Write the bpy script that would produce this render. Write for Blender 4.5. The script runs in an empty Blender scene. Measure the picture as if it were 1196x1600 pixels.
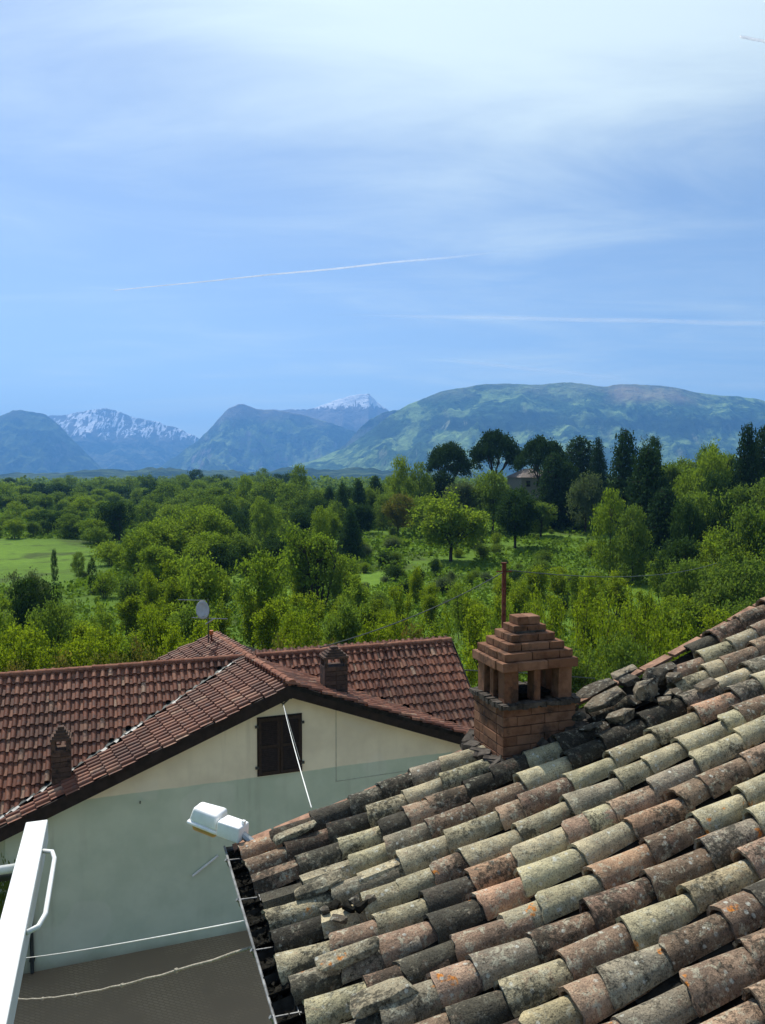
import bpy, bmesh, math, random
import numpy as np
from mathutils import Vector, Matrix, noise

random.seed(7)
RNG = np.random.default_rng(7)
C = bpy.context.scene.collection
SC = bpy.context.scene

# ------------------------------------------------------------------ camera, sky, sun, exposure
FPX = 1200.0                                   # focal length in photo pixels (photo 1196 x 1600)
PITCH = math.atan(55 / FPX)
cam = bpy.data.cameras.new('camera')
cam.sensor_fit = 'VERTICAL'
cam.sensor_height = 36.0
cam.lens = 36.0 * FPX / 1600.0
cam.clip_start = 0.05
cam.clip_end = 90000
cam_ob = bpy.data.objects.new('camera', cam)
cam_ob.rotation_euler = (math.pi / 2 - PITCH, 0, 0)
C.objects.link(cam_ob)
SC.camera = cam_ob

SUN_EL, SUN_AZ = math.radians(53), math.radians(-33)      # azimuth from the view axis, negative = left
sun_dir = Vector((math.sin(SUN_AZ) * math.cos(SUN_EL), math.cos(SUN_AZ) * math.cos(SUN_EL), math.sin(SUN_EL)))
sun = bpy.data.lights.new('sun', 'SUN')
sun.energy = 5.0
sun.angle = math.radians(0.5)
sun.color = (1.0, 0.95, 0.86)
sun_ob = bpy.data.objects.new('sun', sun)
sun_ob.rotation_euler = sun_dir.to_track_quat('Z', 'Y').to_euler()
C.objects.link(sun_ob)

world = bpy.data.worlds.new('World')
SC.world = world
world.use_nodes = True
WT = world.node_tree
WT.nodes.clear()


def wn(t, **kw):
    n = WT.nodes.new(t)
    for k, v in kw.items():
        setattr(n, k, v)
    return n


def build_world():
    L = WT.links.new
    out = wn('ShaderNodeOutputWorld')
    bg = wn('ShaderNodeBackground')
    bg.inputs['Strength'].default_value = 0.099
    sky = wn('ShaderNodeTexSky', sky_type='NISHITA')
    sky.sun_disc = False
    sky.sun_elevation = SUN_EL
    sky.sun_rotation = SUN_AZ
    sky.altitude = 0
    sky.air_density = 1.0
    sky.dust_density = 0.6
    sky.ozone_density = 6.0
    tc = wn('ShaderNodeTexCoord')
    sep = wn('ShaderNodeSeparateXYZ')
    L(tc.outputs['Generated'], sep.inputs[0])
    zc = wn('ShaderNodeMath', operation='MAXIMUM'); zc.inputs[1].default_value = 0.02
    L(sep.outputs['Z'], zc.inputs[0])
    zo = wn('ShaderNodeMath', operation='ADD'); zo.inputs[1].default_value = 0.06
    L(zc.outputs[0], zo.inputs[0])
    dv = wn('ShaderNodeVectorMath', operation='DIVIDE')
    cz = wn('ShaderNodeCombineXYZ')
    for i in range(3):
        L(zo.outputs[0], cz.inputs[i])
    L(tc.outputs['Generated'], dv.inputs[0])
    L(cz.outputs[0], dv.inputs[1])
    # cirrus: wisps on a high flat layer, drawn out along the wind
    mp = wn('ShaderNodeMapping'); mp.inputs['Rotation'].default_value = (0, 0, math.radians(-32)); mp.inputs['Scale'].default_value = (0.40, 0.85, 0.0)
    mp.inputs['Location'].default_value = (3.1, 1.7, 0)
    L(dv.outputs[0], mp.inputs['Vector'])
    n1 = wn('ShaderNodeTexNoise'); n1.inputs['Scale'].default_value = 2.1; n1.inputs['Detail'].default_value = 9; n1.inputs['Roughness'].default_value = 0.60; n1.inputs['Distortion'].default_value = 0.5
    L(mp.outputs[0], n1.inputs['Vector'])
    n2 = wn('ShaderNodeTexNoise'); n2.inputs['Scale'].default_value = 0.6; n2.inputs['Detail'].default_value = 3
    L(mp.outputs[0], n2.inputs['Vector'])
    ad = wn('ShaderNodeMath', operation='ADD')
    L(n1.outputs['Fac'], ad.inputs[0]); L(n2.outputs['Fac'], ad.inputs[1])
    dt = wn('ShaderNodeVectorMath', operation='DOT_PRODUCT')
    L(tc.outputs['Generated'], dt.inputs[0])
    dt.inputs[1].default_value = sun_dir
    # the thick sheet of cirrus overhead, in the cloud layer's own plane
    m2 = wn('ShaderNodeMapping'); m2.inputs['Location'].default_value = (-0.48, -0.56, 0); m2.inputs['Scale'].default_value = (1.15, 0.62, 0)
    L(dv.outputs[0], m2.inputs['Vector'])
    ln = wn('ShaderNodeVectorMath', operation='LENGTH')
    L(m2.outputs[0], ln.inputs[0])
    near = wn('ShaderNodeMapRange', interpolation_type='SMOOTHSTEP')
    near.inputs['From Min'].default_value = 1.45; near.inputs['From Max'].default_value = 0.25
    near.inputs['To Min'].default_value = 0.0; near.inputs['To Max'].default_value = 0.60
    L(ln.outputs['Value'], near.inputs['Value'])
    a2 = wn('ShaderNodeMath', operation='ADD')
    L(ad.outputs[0], a2.inputs[0]); L(near.outputs[0], a2.inputs[1])
    mr = wn('ShaderNodeMapRange', interpolation_type='SMOOTHSTEP')
    mr.inputs['From Min'].default_value = 0.86; mr.inputs['From Max'].default_value = 1.66
    mr.inputs['To Min'].default_value = 0.12; mr.inputs['To Max'].default_value = 0.92
    L(a2.outputs[0], mr.inputs['Value'])
    # cloud brightness: ice crystals scatter forwards
    br = wn('ShaderNodeMapRange')
    br.inputs['From Min'].default_value = 0.2; br.inputs['From Max'].default_value = 1.0
    br.inputs['To Min'].default_value = 6.6; br.inputs['To Max'].default_value = 9.0
    L(dt.outputs['Value'], br.inputs['Value'])
    cc = wn('ShaderNodeCombineColor')
    for i, k in enumerate((0.86, 1.0, 1.01)):
        m = wn('ShaderNodeMath', operation='MULTIPLY'); m.inputs[1].default_value = k
        L(br.outputs[0], m.inputs[0]); L(m.outputs[0], cc.inputs[i])
    mix = wn('ShaderNodeMix', data_type='RGBA')
    L(mr.outputs[0], mix.inputs['Factor']); L(sky.outputs[0], mix.inputs['A']); L(cc.outputs[0], mix.inputs['B'])
    L(mix.outputs['Result'], bg.inputs['Color'])
    L(bg.outputs[0], out.inputs['Surface'])


build_world()
SC.view_settings.view_transform = 'Standard'
SC.view_settings.look = 'None'
SC.view_settings.gamma = 1.0
SC.view_settings.use_curve_mapping = False
SC.view_settings.exposure = 0.40
SC.render.engine = 'CYCLES'
SC.cycles.use_denoising = True
SC.cycles.max_bounces = 6
SC.cycles.transparent_max_bounces = 12
SC.cycles.volume_bounces = 0


# ------------------------------------------------------------------ geometry of the view (rays through points of the photo)
def ray(px, py):
    xc, yc = (px - 598) / FPX, (800 - py) / FPX
    f = Vector((0, math.cos(PITCH), -math.sin(PITCH)))
    u = Vector((0, math.sin(PITCH), math.cos(PITCH)))
    return Vector((xc, 0, 0)) + u * yc + f


def at_depth(px, py, d):
    r = ray(px, py)
    return r * (d / r.y)


def at_height(px, py, z):
    r = ray(px, py)
    return r * (z / r.z)


def on_plane(px, py, p0, n):
    r = ray(px, py)
    return r * (p0.dot(n) / r.dot(n))


def project(p):
    f = Vector((0, math.cos(PITCH), -math.sin(PITCH)))
    u = Vector((0, math.sin(PITCH), math.cos(PITCH)))
    d = p.dot(f)
    if d < 0.05:
        return None
    return 598 + FPX * p.x / d, 800 - FPX * p.dot(u) / d, d


def screen_area(pts):
    """photo-pixel box of a set of points, cut to the frame"""
    q = [project(p) for p in pts]
    if any(a is None for a in q):
        return 0.0
    x0, x1 = max(0, min(a[0] for a in q)), min(1196, max(a[0] for a in q))
    y0, y1 = max(0, min(a[1] for a in q)), min(1600, max(a[1] for a in q))
    return max(0, x1 - x0) * max(0, y1 - y0)


# ------------------------------------------------------------------ mesh helpers
def mesh(name, verts, faces, smooth=False, sharp=None):
    me = bpy.data.meshes.new(name)
    if isinstance(verts, np.ndarray):
        verts = verts.reshape(-1, 3).tolist()
    me.from_pydata([tuple(v) for v in verts], [], [tuple(f) for f in faces])
    if smooth:
        me.polygons.foreach_set('use_smooth', [True] * len(me.polygons))
        if sharp:
            me.set_sharp_from_angle(angle=math.radians(sharp))
    me.update()
    return me


def quads_mesh(name, v, nq):
    """fast mesh of nq separate quads; v is (nq*4, 3)"""
    me = bpy.data.meshes.new(name)
    me.vertices.add(nq * 4)
    me.vertices.foreach_set('co', np.ascontiguousarray(v, dtype=np.float32).ravel())
    me.loops.add(nq * 4)
    me.loops.foreach_set('vertex_index', np.arange(nq * 4, dtype=np.int32))
    me.polygons.add(nq)
    me.polygons.foreach_set('loop_start', np.arange(0, nq * 4, 4, dtype=np.int32))
    me.update(calc_edges=True)
    me.validate()
    return me


def link(name, me, mat=None, parent=None, matrix=None):
    o = bpy.data.objects.new(name, me)
    C.objects.link(o)
    if mat is not None and me is not None and len(me.materials) == 0:
        me.materials.append(mat)
    if parent is not None:
        o.parent = parent
    if matrix is not None:
        o.matrix_local = matrix
    return o


def tag(o, label=None, cat=None, group=None, kind=None):
    if label: o['label'] = label
    if cat: o['category'] = cat
    if group: o['group'] = group
    if kind: o['kind'] = kind
    return o


def empty(name, loc=(0, 0, 0), label=None, cat=None, group=None):
    o = bpy.data.objects.new(name, None)
    o.empty_display_size = 0.2
    C.objects.link(o)
    o.location = loc
    return tag(o, label, cat, group)


class MB:
    """collects shapes into one mesh, in the frame given by origin and axes"""
    def __init__(self):
        self.v, self.f = [], []

    def add(self, vs, fs):
        b = len(self.v)
        self.v += [tuple(p) for p in vs]
        self.f += [tuple(b + i for i in f) for f in fs]

    def box(self, c, ax, half):
        """box with centre c, three axis vectors ax, half sizes"""
        c = Vector(c)
        vs = []
        for sx in (-1, 1):
            for sy in (-1, 1):
                for sz in (-1, 1):
                    vs.append(c + ax[0] * (sx * half[0]) + ax[1] * (sy * half[1]) + ax[2] * (sz * half[2]))
        self.add(vs, [(0, 1, 3, 2), (4, 6, 7, 5), (0, 4, 5, 1), (2, 3, 7, 6), (0, 2, 6, 4), (1, 5, 7, 3)])

    def tube(self, pts, r, n=6, r1=None, cap=True):
        pts = [Vector(p) for p in pts]
        r1 = r if r1 is None else r1
        k = len(pts)
        b = len(self.v)
        a = None
        for i, p in enumerate(pts):
            d = (pts[min(i + 1, k - 1)] - pts[max(i - 1, 0)]).normalized()
            if a is None or abs(a.dot(d)) > 0.98:
                a = d.orthogonal().normalized()
            a = (a - d * a.dot(d)).normalized()
            bb = d.cross(a)
            rr = r + (r1 - r) * i / max(1, k - 1)
            for j in range(n):
                t = 2 * math.pi * j / n
                self.v.append(tuple(p + a * (rr * math.cos(t)) + bb * (rr * math.sin(t))))
        for i in range(k - 1):
            for j in range(n):
                j2 = (j + 1) % n
                self.f.append((b + i * n + j, b + i * n + j2, b + (i + 1) * n + j2, b + (i + 1) * n + j))
        if cap:
            self.f.append(tuple(b + j for j in range(n))[::-1])
            self.f.append(tuple(b + (k - 1) * n + j for j in range(n)))

    def prism(self, poly, d):
        """polygon (list of points) extruded by vector d"""
        n = len(poly)
        d = Vector(d)
        vs = [Vector(p) for p in poly] + [Vector(p) + d for p in poly]
        fs = [tuple(range(n))[::-1], tuple(range(n, 2 * n))]
        for i in range(n):
            j = (i + 1) % n
            fs.append((i, j, n + j, n + i))
        self.add(vs, fs)

    def build(self, name, mat, parent=None, smooth=False, sharp=None, bevel=0):
        me = mesh(name, self.v, self.f)
        bm = bmesh.new(); bm.from_mesh(me)
        bmesh.ops.recalc_face_normals(bm, faces=bm.faces)
        if bevel:
            bmesh.ops.bevel(bm, geom=list(bm.edges), offset=bevel, segments=2, profile=.5, affect='EDGES', clamp_overlap=True)
        bm.to_mesh(me); bm.free()
        if smooth:
            me.polygons.foreach_set('use_smooth', [True] * len(me.polygons))
            if sharp:
                me.set_sharp_from_angle(angle=math.radians(sharp))
        o = link(name, me, mat, parent)
        if parent is not None:                      # verts are in world space
            o.matrix_parent_inverse = Matrix.Translation(-Vector(parent.location)) if parent.parent is None else Matrix()
        return o


AX = (Vector((1, 0, 0)), Vector((0, 1, 0)), Vector((0, 0, 1)))


# ------------------------------------------------------------------ materials
class NT:
    def __init__(self, name):
        self.m = bpy.data.materials.new(name)
        self.m.use_nodes = True
        self.t = self.m.node_tree
        self.t.nodes.clear()
        self.out = self.n('ShaderNodeOutputMaterial')

    def n(self, t, **kw):
        x = self.t.nodes.new(t)
        for k, v in kw.items():
            if k.startswith('i_'):
                x.inputs[k[2:].replace('_', ' ')].default_value = v
            else:
                setattr(x, k, v)
        return x

    def l(self, a, b):
        self.t.links.new(a, b)

    def noise(self, vec, scale, detail=4, rough=0.55, dist=0.0):
        x = self.n('ShaderNodeTexNoise', i_Scale=scale, i_Detail=detail, i_Roughness=rough, i_Distortion=dist)
        if vec is not None:
            self.l(vec, x.inputs['Vector'])
        return x.outputs['Fac']

    def step(self, v, a, b, lo=0.0, hi=1.0):
        x = self.n('ShaderNodeMapRange', interpolation_type='SMOOTHSTEP')
        x.inputs['From Min'].default_value = a; x.inputs['From Max'].default_value = b
        x.inputs['To Min'].default_value = lo; x.inputs['To Max'].default_value = hi
        self.l(v, x.inputs['Value'])
        return x.outputs[0]

    def math(self, op, a, b=None, c=None):
        x = self.n('ShaderNodeMath', operation=op)
        for i, v in enumerate((a, b, c)):
            if v is None: continue
            if isinstance(v, (int, float)): x.inputs[i].default_value = v
            else: self.l(v, x.inputs[i])
        return x.outputs[0]

    def mix(self, f, a, b, blend='MIX'):
        x = self.n('ShaderNodeMix', data_type='RGBA', blend_type=blend)
        for k, v in (('Factor', f), ('A', a), ('B', b)):
            if isinstance(v, (int, float)): x.inputs[k].default_value = v
            elif isinstance(v, tuple): x.inputs[k].default_value = (*v, 1) if len(v) == 3 else v
            else: self.l(v, x.inputs[k])
        return x.outputs['Result']

    def ramp(self, f, stops):
        x = self.n('ShaderNodeValToRGB')
        e = x.color_ramp.elements
        while len(e) < len(stops): e.new(0.5)
        for s, (p, c) in zip(e, stops):
            s.position = p; s.color = (*c, 1)
        self.l(f, x.inputs[0])
        return x.outputs[0]

    def bump(self, h, strength=0.5, dist=0.01):
        x = self.n('ShaderNodeBump', i_Strength=strength, i_Distance=dist)
        self.l(h, x.inputs['Height'])
        return x.outputs[0]

    def principled(self, col, rough=0.8, spec=0.3, normal=None, metal=0.0):
        x = self.n('ShaderNodeBsdfPrincipled', i_Metallic=metal)
        x.inputs['Specular IOR Level'].default_value = spec
        for k, v in (('Base Color', col), ('Roughness', rough)):
            if isinstance(v, (int, float)): x.inputs[k].default_value = v
            elif isinstance(v, tuple): x.inputs[k].default_value = (*v, 1)
            else: self.l(v, x.inputs[k])
        if normal is not None: self.l(normal, x.inputs['Normal'])
        self.l(x.outputs[0], self.out.inputs['Surface'])
        return self.m


def obj_coord(nt, scale_rand=20.0):
    """object coordinates shifted per object, so that copies of one mesh differ"""
    tc = nt.n('ShaderNodeTexCoord'); oi = nt.n('ShaderNodeObjectInfo')
    sc = nt.n('ShaderNodeVectorMath', operation='SCALE'); sc.inputs[0].default_value = (1.0, 1.7, 0.6)
    m = nt.math('MULTIPLY', oi.outputs['Random'], scale_rand)
    nt.l(m, sc.inputs['Scale'])
    ad = nt.n('ShaderNodeVectorMath', operation='ADD')
    nt.l(tc.outputs['Object'], ad.inputs[0]); nt.l(sc.outputs[0], ad.inputs[1])
    return ad.outputs[0], oi


def mat_old_tile():
    nt = NT('old_roof_tile')
    v, oi = obj_coord(nt)
    col = oi.outputs['Color']
    big = nt.noise(v, 7, 3)
    c = nt.mix(nt.step(big, .35, .65), nt.mix(1.0, col, (.72, .70, .68), 'MULTIPLY'), nt.mix(1.0, col, (1.16, 1.1, 1.02), 'MULTIPLY'))
    # bare terracotta showing through
    bare = nt.step(nt.noise(v, 10, 4, .6, .6), .60, .68)
    c = nt.mix(nt.math('MULTIPLY', bare, .34), c, (.24, .125, .085))
    # pale crust lichen, spots
    l1 = nt.step(nt.noise(v, 19, 8, .74, .4), .53, .60)
    c = nt.mix(nt.math('MULTIPLY', l1, .62), c, (.40, .385, .29))
    vo = nt.n('ShaderNodeTexVoronoi', i_Scale=19.0); nt.l(v, vo.inputs['Vector'])
    sp = nt.math('MULTIPLY', nt.step(nt.math('ADD', vo.outputs['Distance'], nt.math('MULTIPLY', nt.noise(v, 40, 4), .22)), .26, .38, 1, 0), nt.step(nt.noise(v, 6, 2), .48, .56))
    c = nt.mix(nt.math('MULTIPLY', sp, .75), c, (.46, .46, .40))
    # orange lichen, rare
    o = nt.math('MULTIPLY', nt.step(nt.noise(v, 5.0, 3), .665, .70), nt.step(nt.noise(v, 30, 4), .42, .58))
    c = nt.mix(nt.math('MULTIPLY', o, .85), c, (.50, .17, .02))
    # black moss, soot and painted chimney shadow, amount set per tile by the object's alpha
    g = nt.noise(v, 36, 8, .75)
    g2 = nt.noise(v, 5, 3)
    th = nt.math('SUBTRACT', nt.math('ADD', nt.math('MULTIPLY', g, .65), nt.math('MULTIPLY', g2, .5)), oi.outputs['Alpha'])
    moss = nt.step(th, -.05, .05, 1, 0)
    c = nt.mix(nt.math('MULTIPLY', moss, .78), c, (.022, .022, .018))
    fine = nt.noise(v, 120, 5, .7)
    c = nt.mix(1.0, c, nt.ramp(fine, [(.34, (.30, .30, .30)), (.48, (1, 1, 1)), (.72, (1.35, 1.35, 1.3))]), 'MULTIPLY')
    h = nt.math('ADD', nt.math('MULTIPLY', nt.noise(v, 55, 6, .7), 1.0), nt.math('MULTIPLY', nt.noise(v, 14, 3), 1.4))
    return nt.principled(c, .95, .12, nt.bump(h, .9, .012))


def mat_house_tile():
    nt = NT('red_house_tile')
    v, oi = obj_coord(nt)
    geo = nt.n('ShaderNodeNewGeometry')
    r = nt.math('FRACT', nt.math('ADD', oi.outputs['Random'], geo.outputs['Random Per Island']))
    c = nt.ramp(r, [(0, (.095, .034, .020)), (.35, (.160, .060, .036)), (.7, (.210, .086, .053)), (.94, (.26, .12, .072)), (1, (.33, .22, .15))])
    c = nt.mix(nt.step(nt.noise(v, 9, 5, .65), .48, .68), c, (.10, .06, .05))
    st = nt.noise(geo.outputs['Position'], .55, 5, .62)
    c = nt.mix(nt.step(st, .48, .68, 0, .6), c, (.075, .042, .032))
    return nt.principled(c, .6, .18, nt.bump(nt.noise(v, 40, 3), .25, .006))


def mat_brick(name, c0, c1, soot):
    nt = NT(name)
    v, oi = obj_coord(nt)
    tc = nt.n('ShaderNodeTexCoord')
    c = nt.mix(oi.outputs['Random'], c0, c1)
    c = nt.mix(nt.step(nt.noise(v, 9, 5, .6), .42, .7), c, nt.mix(1.0, c, (.62, .58, .56), 'MULTIPLY'))
    geo = nt.n('ShaderNodeNewGeometry')
    s = nt.step(nt.noise(geo.outputs['Position'], 5, 5, .65), .5, .66)
    c = nt.mix(nt.math('MULTIPLY', s, soot), c, (.025, .022, .02))
    sp = nt.step(nt.noise(v, 90, 4, .7), .62, .72)
    c = nt.mix(nt.math('MULTIPLY', sp, .5), c, (.30, .26, .22))
    return nt.principled(c, .92, .15, nt.bump(nt.noise(v, 60, 6, .7), .5, .006))


def mat_simple(name, col, rough=.7, spec=.3, metal=0., var=.25, scale=8, bump=.15):
    nt = NT(name)
    geo = nt.n('ShaderNodeNewGeometry')
    n = nt.noise(geo.outputs['Position'], scale, 6, .65)
    lo = tuple(x * (1 - var) for x in col); hi = tuple(min(1, x * (1 + var * .6)) for x in col)
    c = nt.mix(nt.step(n, .32, .68), lo, hi)
    return nt.principled(c, rough, spec, nt.bump(nt.noise(geo.outputs['Position'], scale * 6, 4), bump, .004), metal)


def mat_stone():
    nt = NT('roof_stone')
    v, oi = obj_coord(nt)
    c = nt.ramp(oi.outputs['Random'], [(0, (.085, .072, .055)), (.5, (.145, .118, .085)), (1, (.27, .225, .16))])
    c = nt.mix(nt.step(nt.noise(v, 8, 6, .65), .5, .62), c, (.04, .038, .034))
    c = nt.mix(nt.math('MULTIPLY', nt.step(nt.noise(v, 30, 7, .75), .54, .60), .75), c, (.42, .40, .32))
    c = nt.mix(nt.step(nt.noise(v, 60, 6, .75), .56, .62, 0, .85), c, (.03, .03, .026))
    return nt.principled(c, .95, .1, nt.bump(nt.noise(v, 24, 7, .7), .9, .03))


def mat_leaf(name, c0, c1, trans=.45, spec=.0, dry=0.0):
    nt = NT(name)
    geo = nt.n('ShaderNodeNewGeometry'); oi = nt.n('ShaderNodeObjectInfo')
    f = nt.math('ADD', nt.math('MULTIPLY', geo.outputs['Random Per Island'], .65), nt.math('MULTIPLY', oi.outputs['Random'], .45))
    c = nt.mix(f, c0, c1)
    if dry:
        c = nt.mix(nt.step(nt.noise(geo.outputs['Position'], 1.3, 3), .52, .6, 0, dry), c, (.17, .12, .035))
    d = nt.n('ShaderNodeBsdfDiffuse'); nt.l(c, d.inputs[0])
    t = nt.n('ShaderNodeBsdfTranslucent'); nt.l(nt.mix(1.0, c, (1.15, 1.25, .5), 'MULTIPLY'), t.inputs[0])
    m = nt.n('ShaderNodeMixShader'); m.inputs[0].default_value = trans
    nt.l(d.outputs[0], m.inputs[1]); nt.l(t.outputs[0], m.inputs[2])
    sh = m.outputs[0]
    if spec:
        g = nt.n('ShaderNodeBsdfGlossy', i_Roughness=.45); m2 = nt.n('ShaderNodeMixShader'); m2.inputs[0].default_value = spec
        nt.l(sh, m2.inputs[1]); nt.l(g.outputs[0], m2.inputs[2]); sh = m2.outputs[0]
    nt.l(sh, nt.out.inputs['Surface'])
    return nt.m


M = {}
M['old_tile'] = mat_old_tile()
M['house_tile'] = mat_house_tile()
M['ridge_tile'] = mat_brick('ridge_tile', (.20, .085, .055), (.27, .13, .085), .3)
M['brick'] = mat_brick('chimney_brick', (.165, .080, .046), (.24, .128, .078), .7)
M['brick_dark'] = mat_brick('sooty_brick', (.075, .05, .04), (.12, .075, .055), .9)
M['mortar'] = mat_simple('mortar', (.075, .065, .055), .95, .1, var=.6, scale=14, bump=.6)
M['stone'] = mat_stone()
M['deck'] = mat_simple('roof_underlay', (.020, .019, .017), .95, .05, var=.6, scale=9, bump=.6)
M['gutter'] = mat_simple('gutter_metal', (.24, .24, .235), .5, .4, .5, .5, 12)
M['debris'] = mat_simple('gutter_debris', (.016, .015, .012), .95, .05, var=.8, scale=30, bump=.9)
M['white_paint'] = mat_simple('white_paint', (.66, .67, .645), .4, .4, var=.12, scale=6, bump=.05)
M['white_plastic'] = mat_simple('white_plastic', (.80, .80, .79), .4, .4, var=.08, scale=9, bump=.05)
M['amber'] = mat_simple('amber_lens', (.45, .26, .08), .3, .5, var=.15)
M['dark_wood'] = mat_simple('dark_wood', (.030, .020, .015), .7, .25, var=.35, scale=14)
M['fascia'] = mat_simple('fascia_wood', (.022, .016, .013), .75, .2, var=.4, scale=5)
M['flash'] = mat_simple('flashing', (.36, .36, .345), .5, .4, .2, .2, 10)
M['dark_metal'] = mat_simple('dark_metal', (.05, .06, .06), .5, .4, .4, .3, 12)
M['grey_metal'] = mat_simple('grey_metal', (.40, .40, .40), .4, .5, .6, .2, 12)
M['rust'] = mat_simple('rusty_iron', (.12, .035, .02), .85, .2, 0, .5, 7, .4)
M['cable'] = mat_simple('black_cable', (.06, .07, .065), .6, .3, var=.1)
M['white_cable'] = mat_simple('white_cable', (.72, .72, .68), .6, .3, var=.1)
M['rope'] = mat_simple('old_rope', (.33, .30, .24), .9, .1, var=.4, scale=25)
M['orange_box'] = mat_simple('orange_box', (.42, .11, .02), .5, .4, var=.1)
M['dish'] = mat_simple('dish_metal', (.42, .42, .43), .45, .4, .1, .12, 6)
M['bark'] = mat_simple('bark', (.06, .048, .035), .95, .1, var=.45, scale=6, bump=.7)
M['board'] = mat_simple('verge_board', (.26, .15, .10), .85, .15, var=.45, scale=12, bump=.4)


def mat_house_wall():
    nt = NT('painted_plaster')
    geo = nt.n('ShaderNodeNewGeometry')
    sep = nt.n('ShaderNodeSeparateXYZ'); nt.l(geo.outputs['Position'], sep.inputs[0])
    n = nt.noise(geo.outputs['Position'], .7, 6, .6)
    cream = nt.mix(nt.step(n, .35, .65), (.66, .60, .44), (.78, .72, .53))
    teal = nt.mix(nt.step(nt.noise(geo.outputs['Position'], 1.1, 5, .6), .3, .7), (.44, .515, .39), (.52, .59, .455))
    z = nt.math('ADD', sep.outputs['Z'], nt.math('MULTIPLY', nt.noise(geo.outputs['Position'], 2.0, 3), .05))
    c = nt.mix(nt.step(z, -7.86, -7.83), teal, cream)
    mp = nt.n('ShaderNodeMapping', i_Scale=(2.6, 2.6, .22)); nt.l(geo.outputs['Position'], mp.inputs[0])
    run = nt.math('MULTIPLY', nt.step(nt.noise(mp.outputs[0], 1.0, 5, .6), .52, .70), nt.step(nt.noise(geo.outputs['Position'], .35, 3), .42, .62))
    c = nt.mix(nt.math('MULTIPLY', run, .30), c, (.22, .20, .15))
    pat = nt.step(nt.noise(geo.outputs['Position'], .42, 2, .4), .60, .62)
    c = nt.mix(nt.math('MULTIPLY', pat, .16), c, (.70, .70, .62))
    # damp dirt climbing from the street
    zz = nt.math('ADD', sep.outputs['Z'], nt.math('MULTIPLY', nt.noise(geo.outputs['Position'], .9, 4), .5))
    c = nt.mix(nt.step(zz, -11.95, -11.35, .85, 0), c, (.15, .125, .085))
    return nt.principled(c, .9, .15, nt.bump(nt.noise(geo.outputs['Position'], 60, 4), .2, .006))


M['house_wall'] = mat_house_wall()
M['plain_wall'] = mat_simple('old_plaster', (.38, .34, .28), .92, .1, var=.3, scale=2, bump=.4)

# leaves, one material per sort of tree
M['leaf_young'] = mat_leaf('leaf_young', (.125, .170, .014), (.235, .285, .026), .48)
M['leaf_fresh'] = mat_leaf('leaf_fresh', (.105, .160, .022), (.205, .265, .040), .48)
M['leaf_mid'] = mat_leaf('leaf_mid', (.076, .122, .026), (.160, .218, .048), .46)
M['leaf_dark'] = mat_leaf('leaf_dark', (.024, .048, .016), (.050, .085, .026), .28)
M['leaf_pine'] = mat_leaf('leaf_pine', (.020, .042, .017), (.042, .074, .028), .2)
M['leaf_spruce'] = mat_leaf('leaf_spruce', (.030, .062, .024), (.058, .100, .036), .25)
M['leaf_grey'] = mat_leaf('leaf_grey', (.070, .100, .045), (.120, .150, .080), .35)
M['leaf_dry'] = mat_leaf('leaf_dry', (.085, .100, .022), (.170, .150, .045), .42, 0, .7)
M['grass_blade'] = mat_leaf('grass_blade', (.060, .110, .014), (.120, .180, .028), .45)

# ------------------------------------------------------------------ the lie of the land


def sm(a, b, x):
    t = np.clip((x - a) / (b - a), 0, 1)
    return t * t * (3 - 2 * t)


def land(x, y):
    x = np.asarray(x, float); y = np.asarray(y, float)
    r = np.hypot(x, y)
    z = -12.0 - 2.6 * sm(24, 75, y) + 1.5 * sm(120, 240, y) + 1.2 * sm(240, 620, y) - 3.0 * sm(650, 1400, r) - 22 * sm(1400, 4500, r)
    z = z + 7.5 * np.exp(-((x - 62) / 60) ** 2 - ((y - 190) / 75) ** 2) * sm(60, 130, y)
    z = z + 7.0 * sm(30, 95, x) * sm(45, 120, y) * (1 - sm(300, 600, y))
    wav = .35 * np.sin(x * .07 + 1.3) * np.sin(y * .05) + .5 * np.sin(x * .021 + y * .017)
    return z + wav * sm(28, 80, r)


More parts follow.
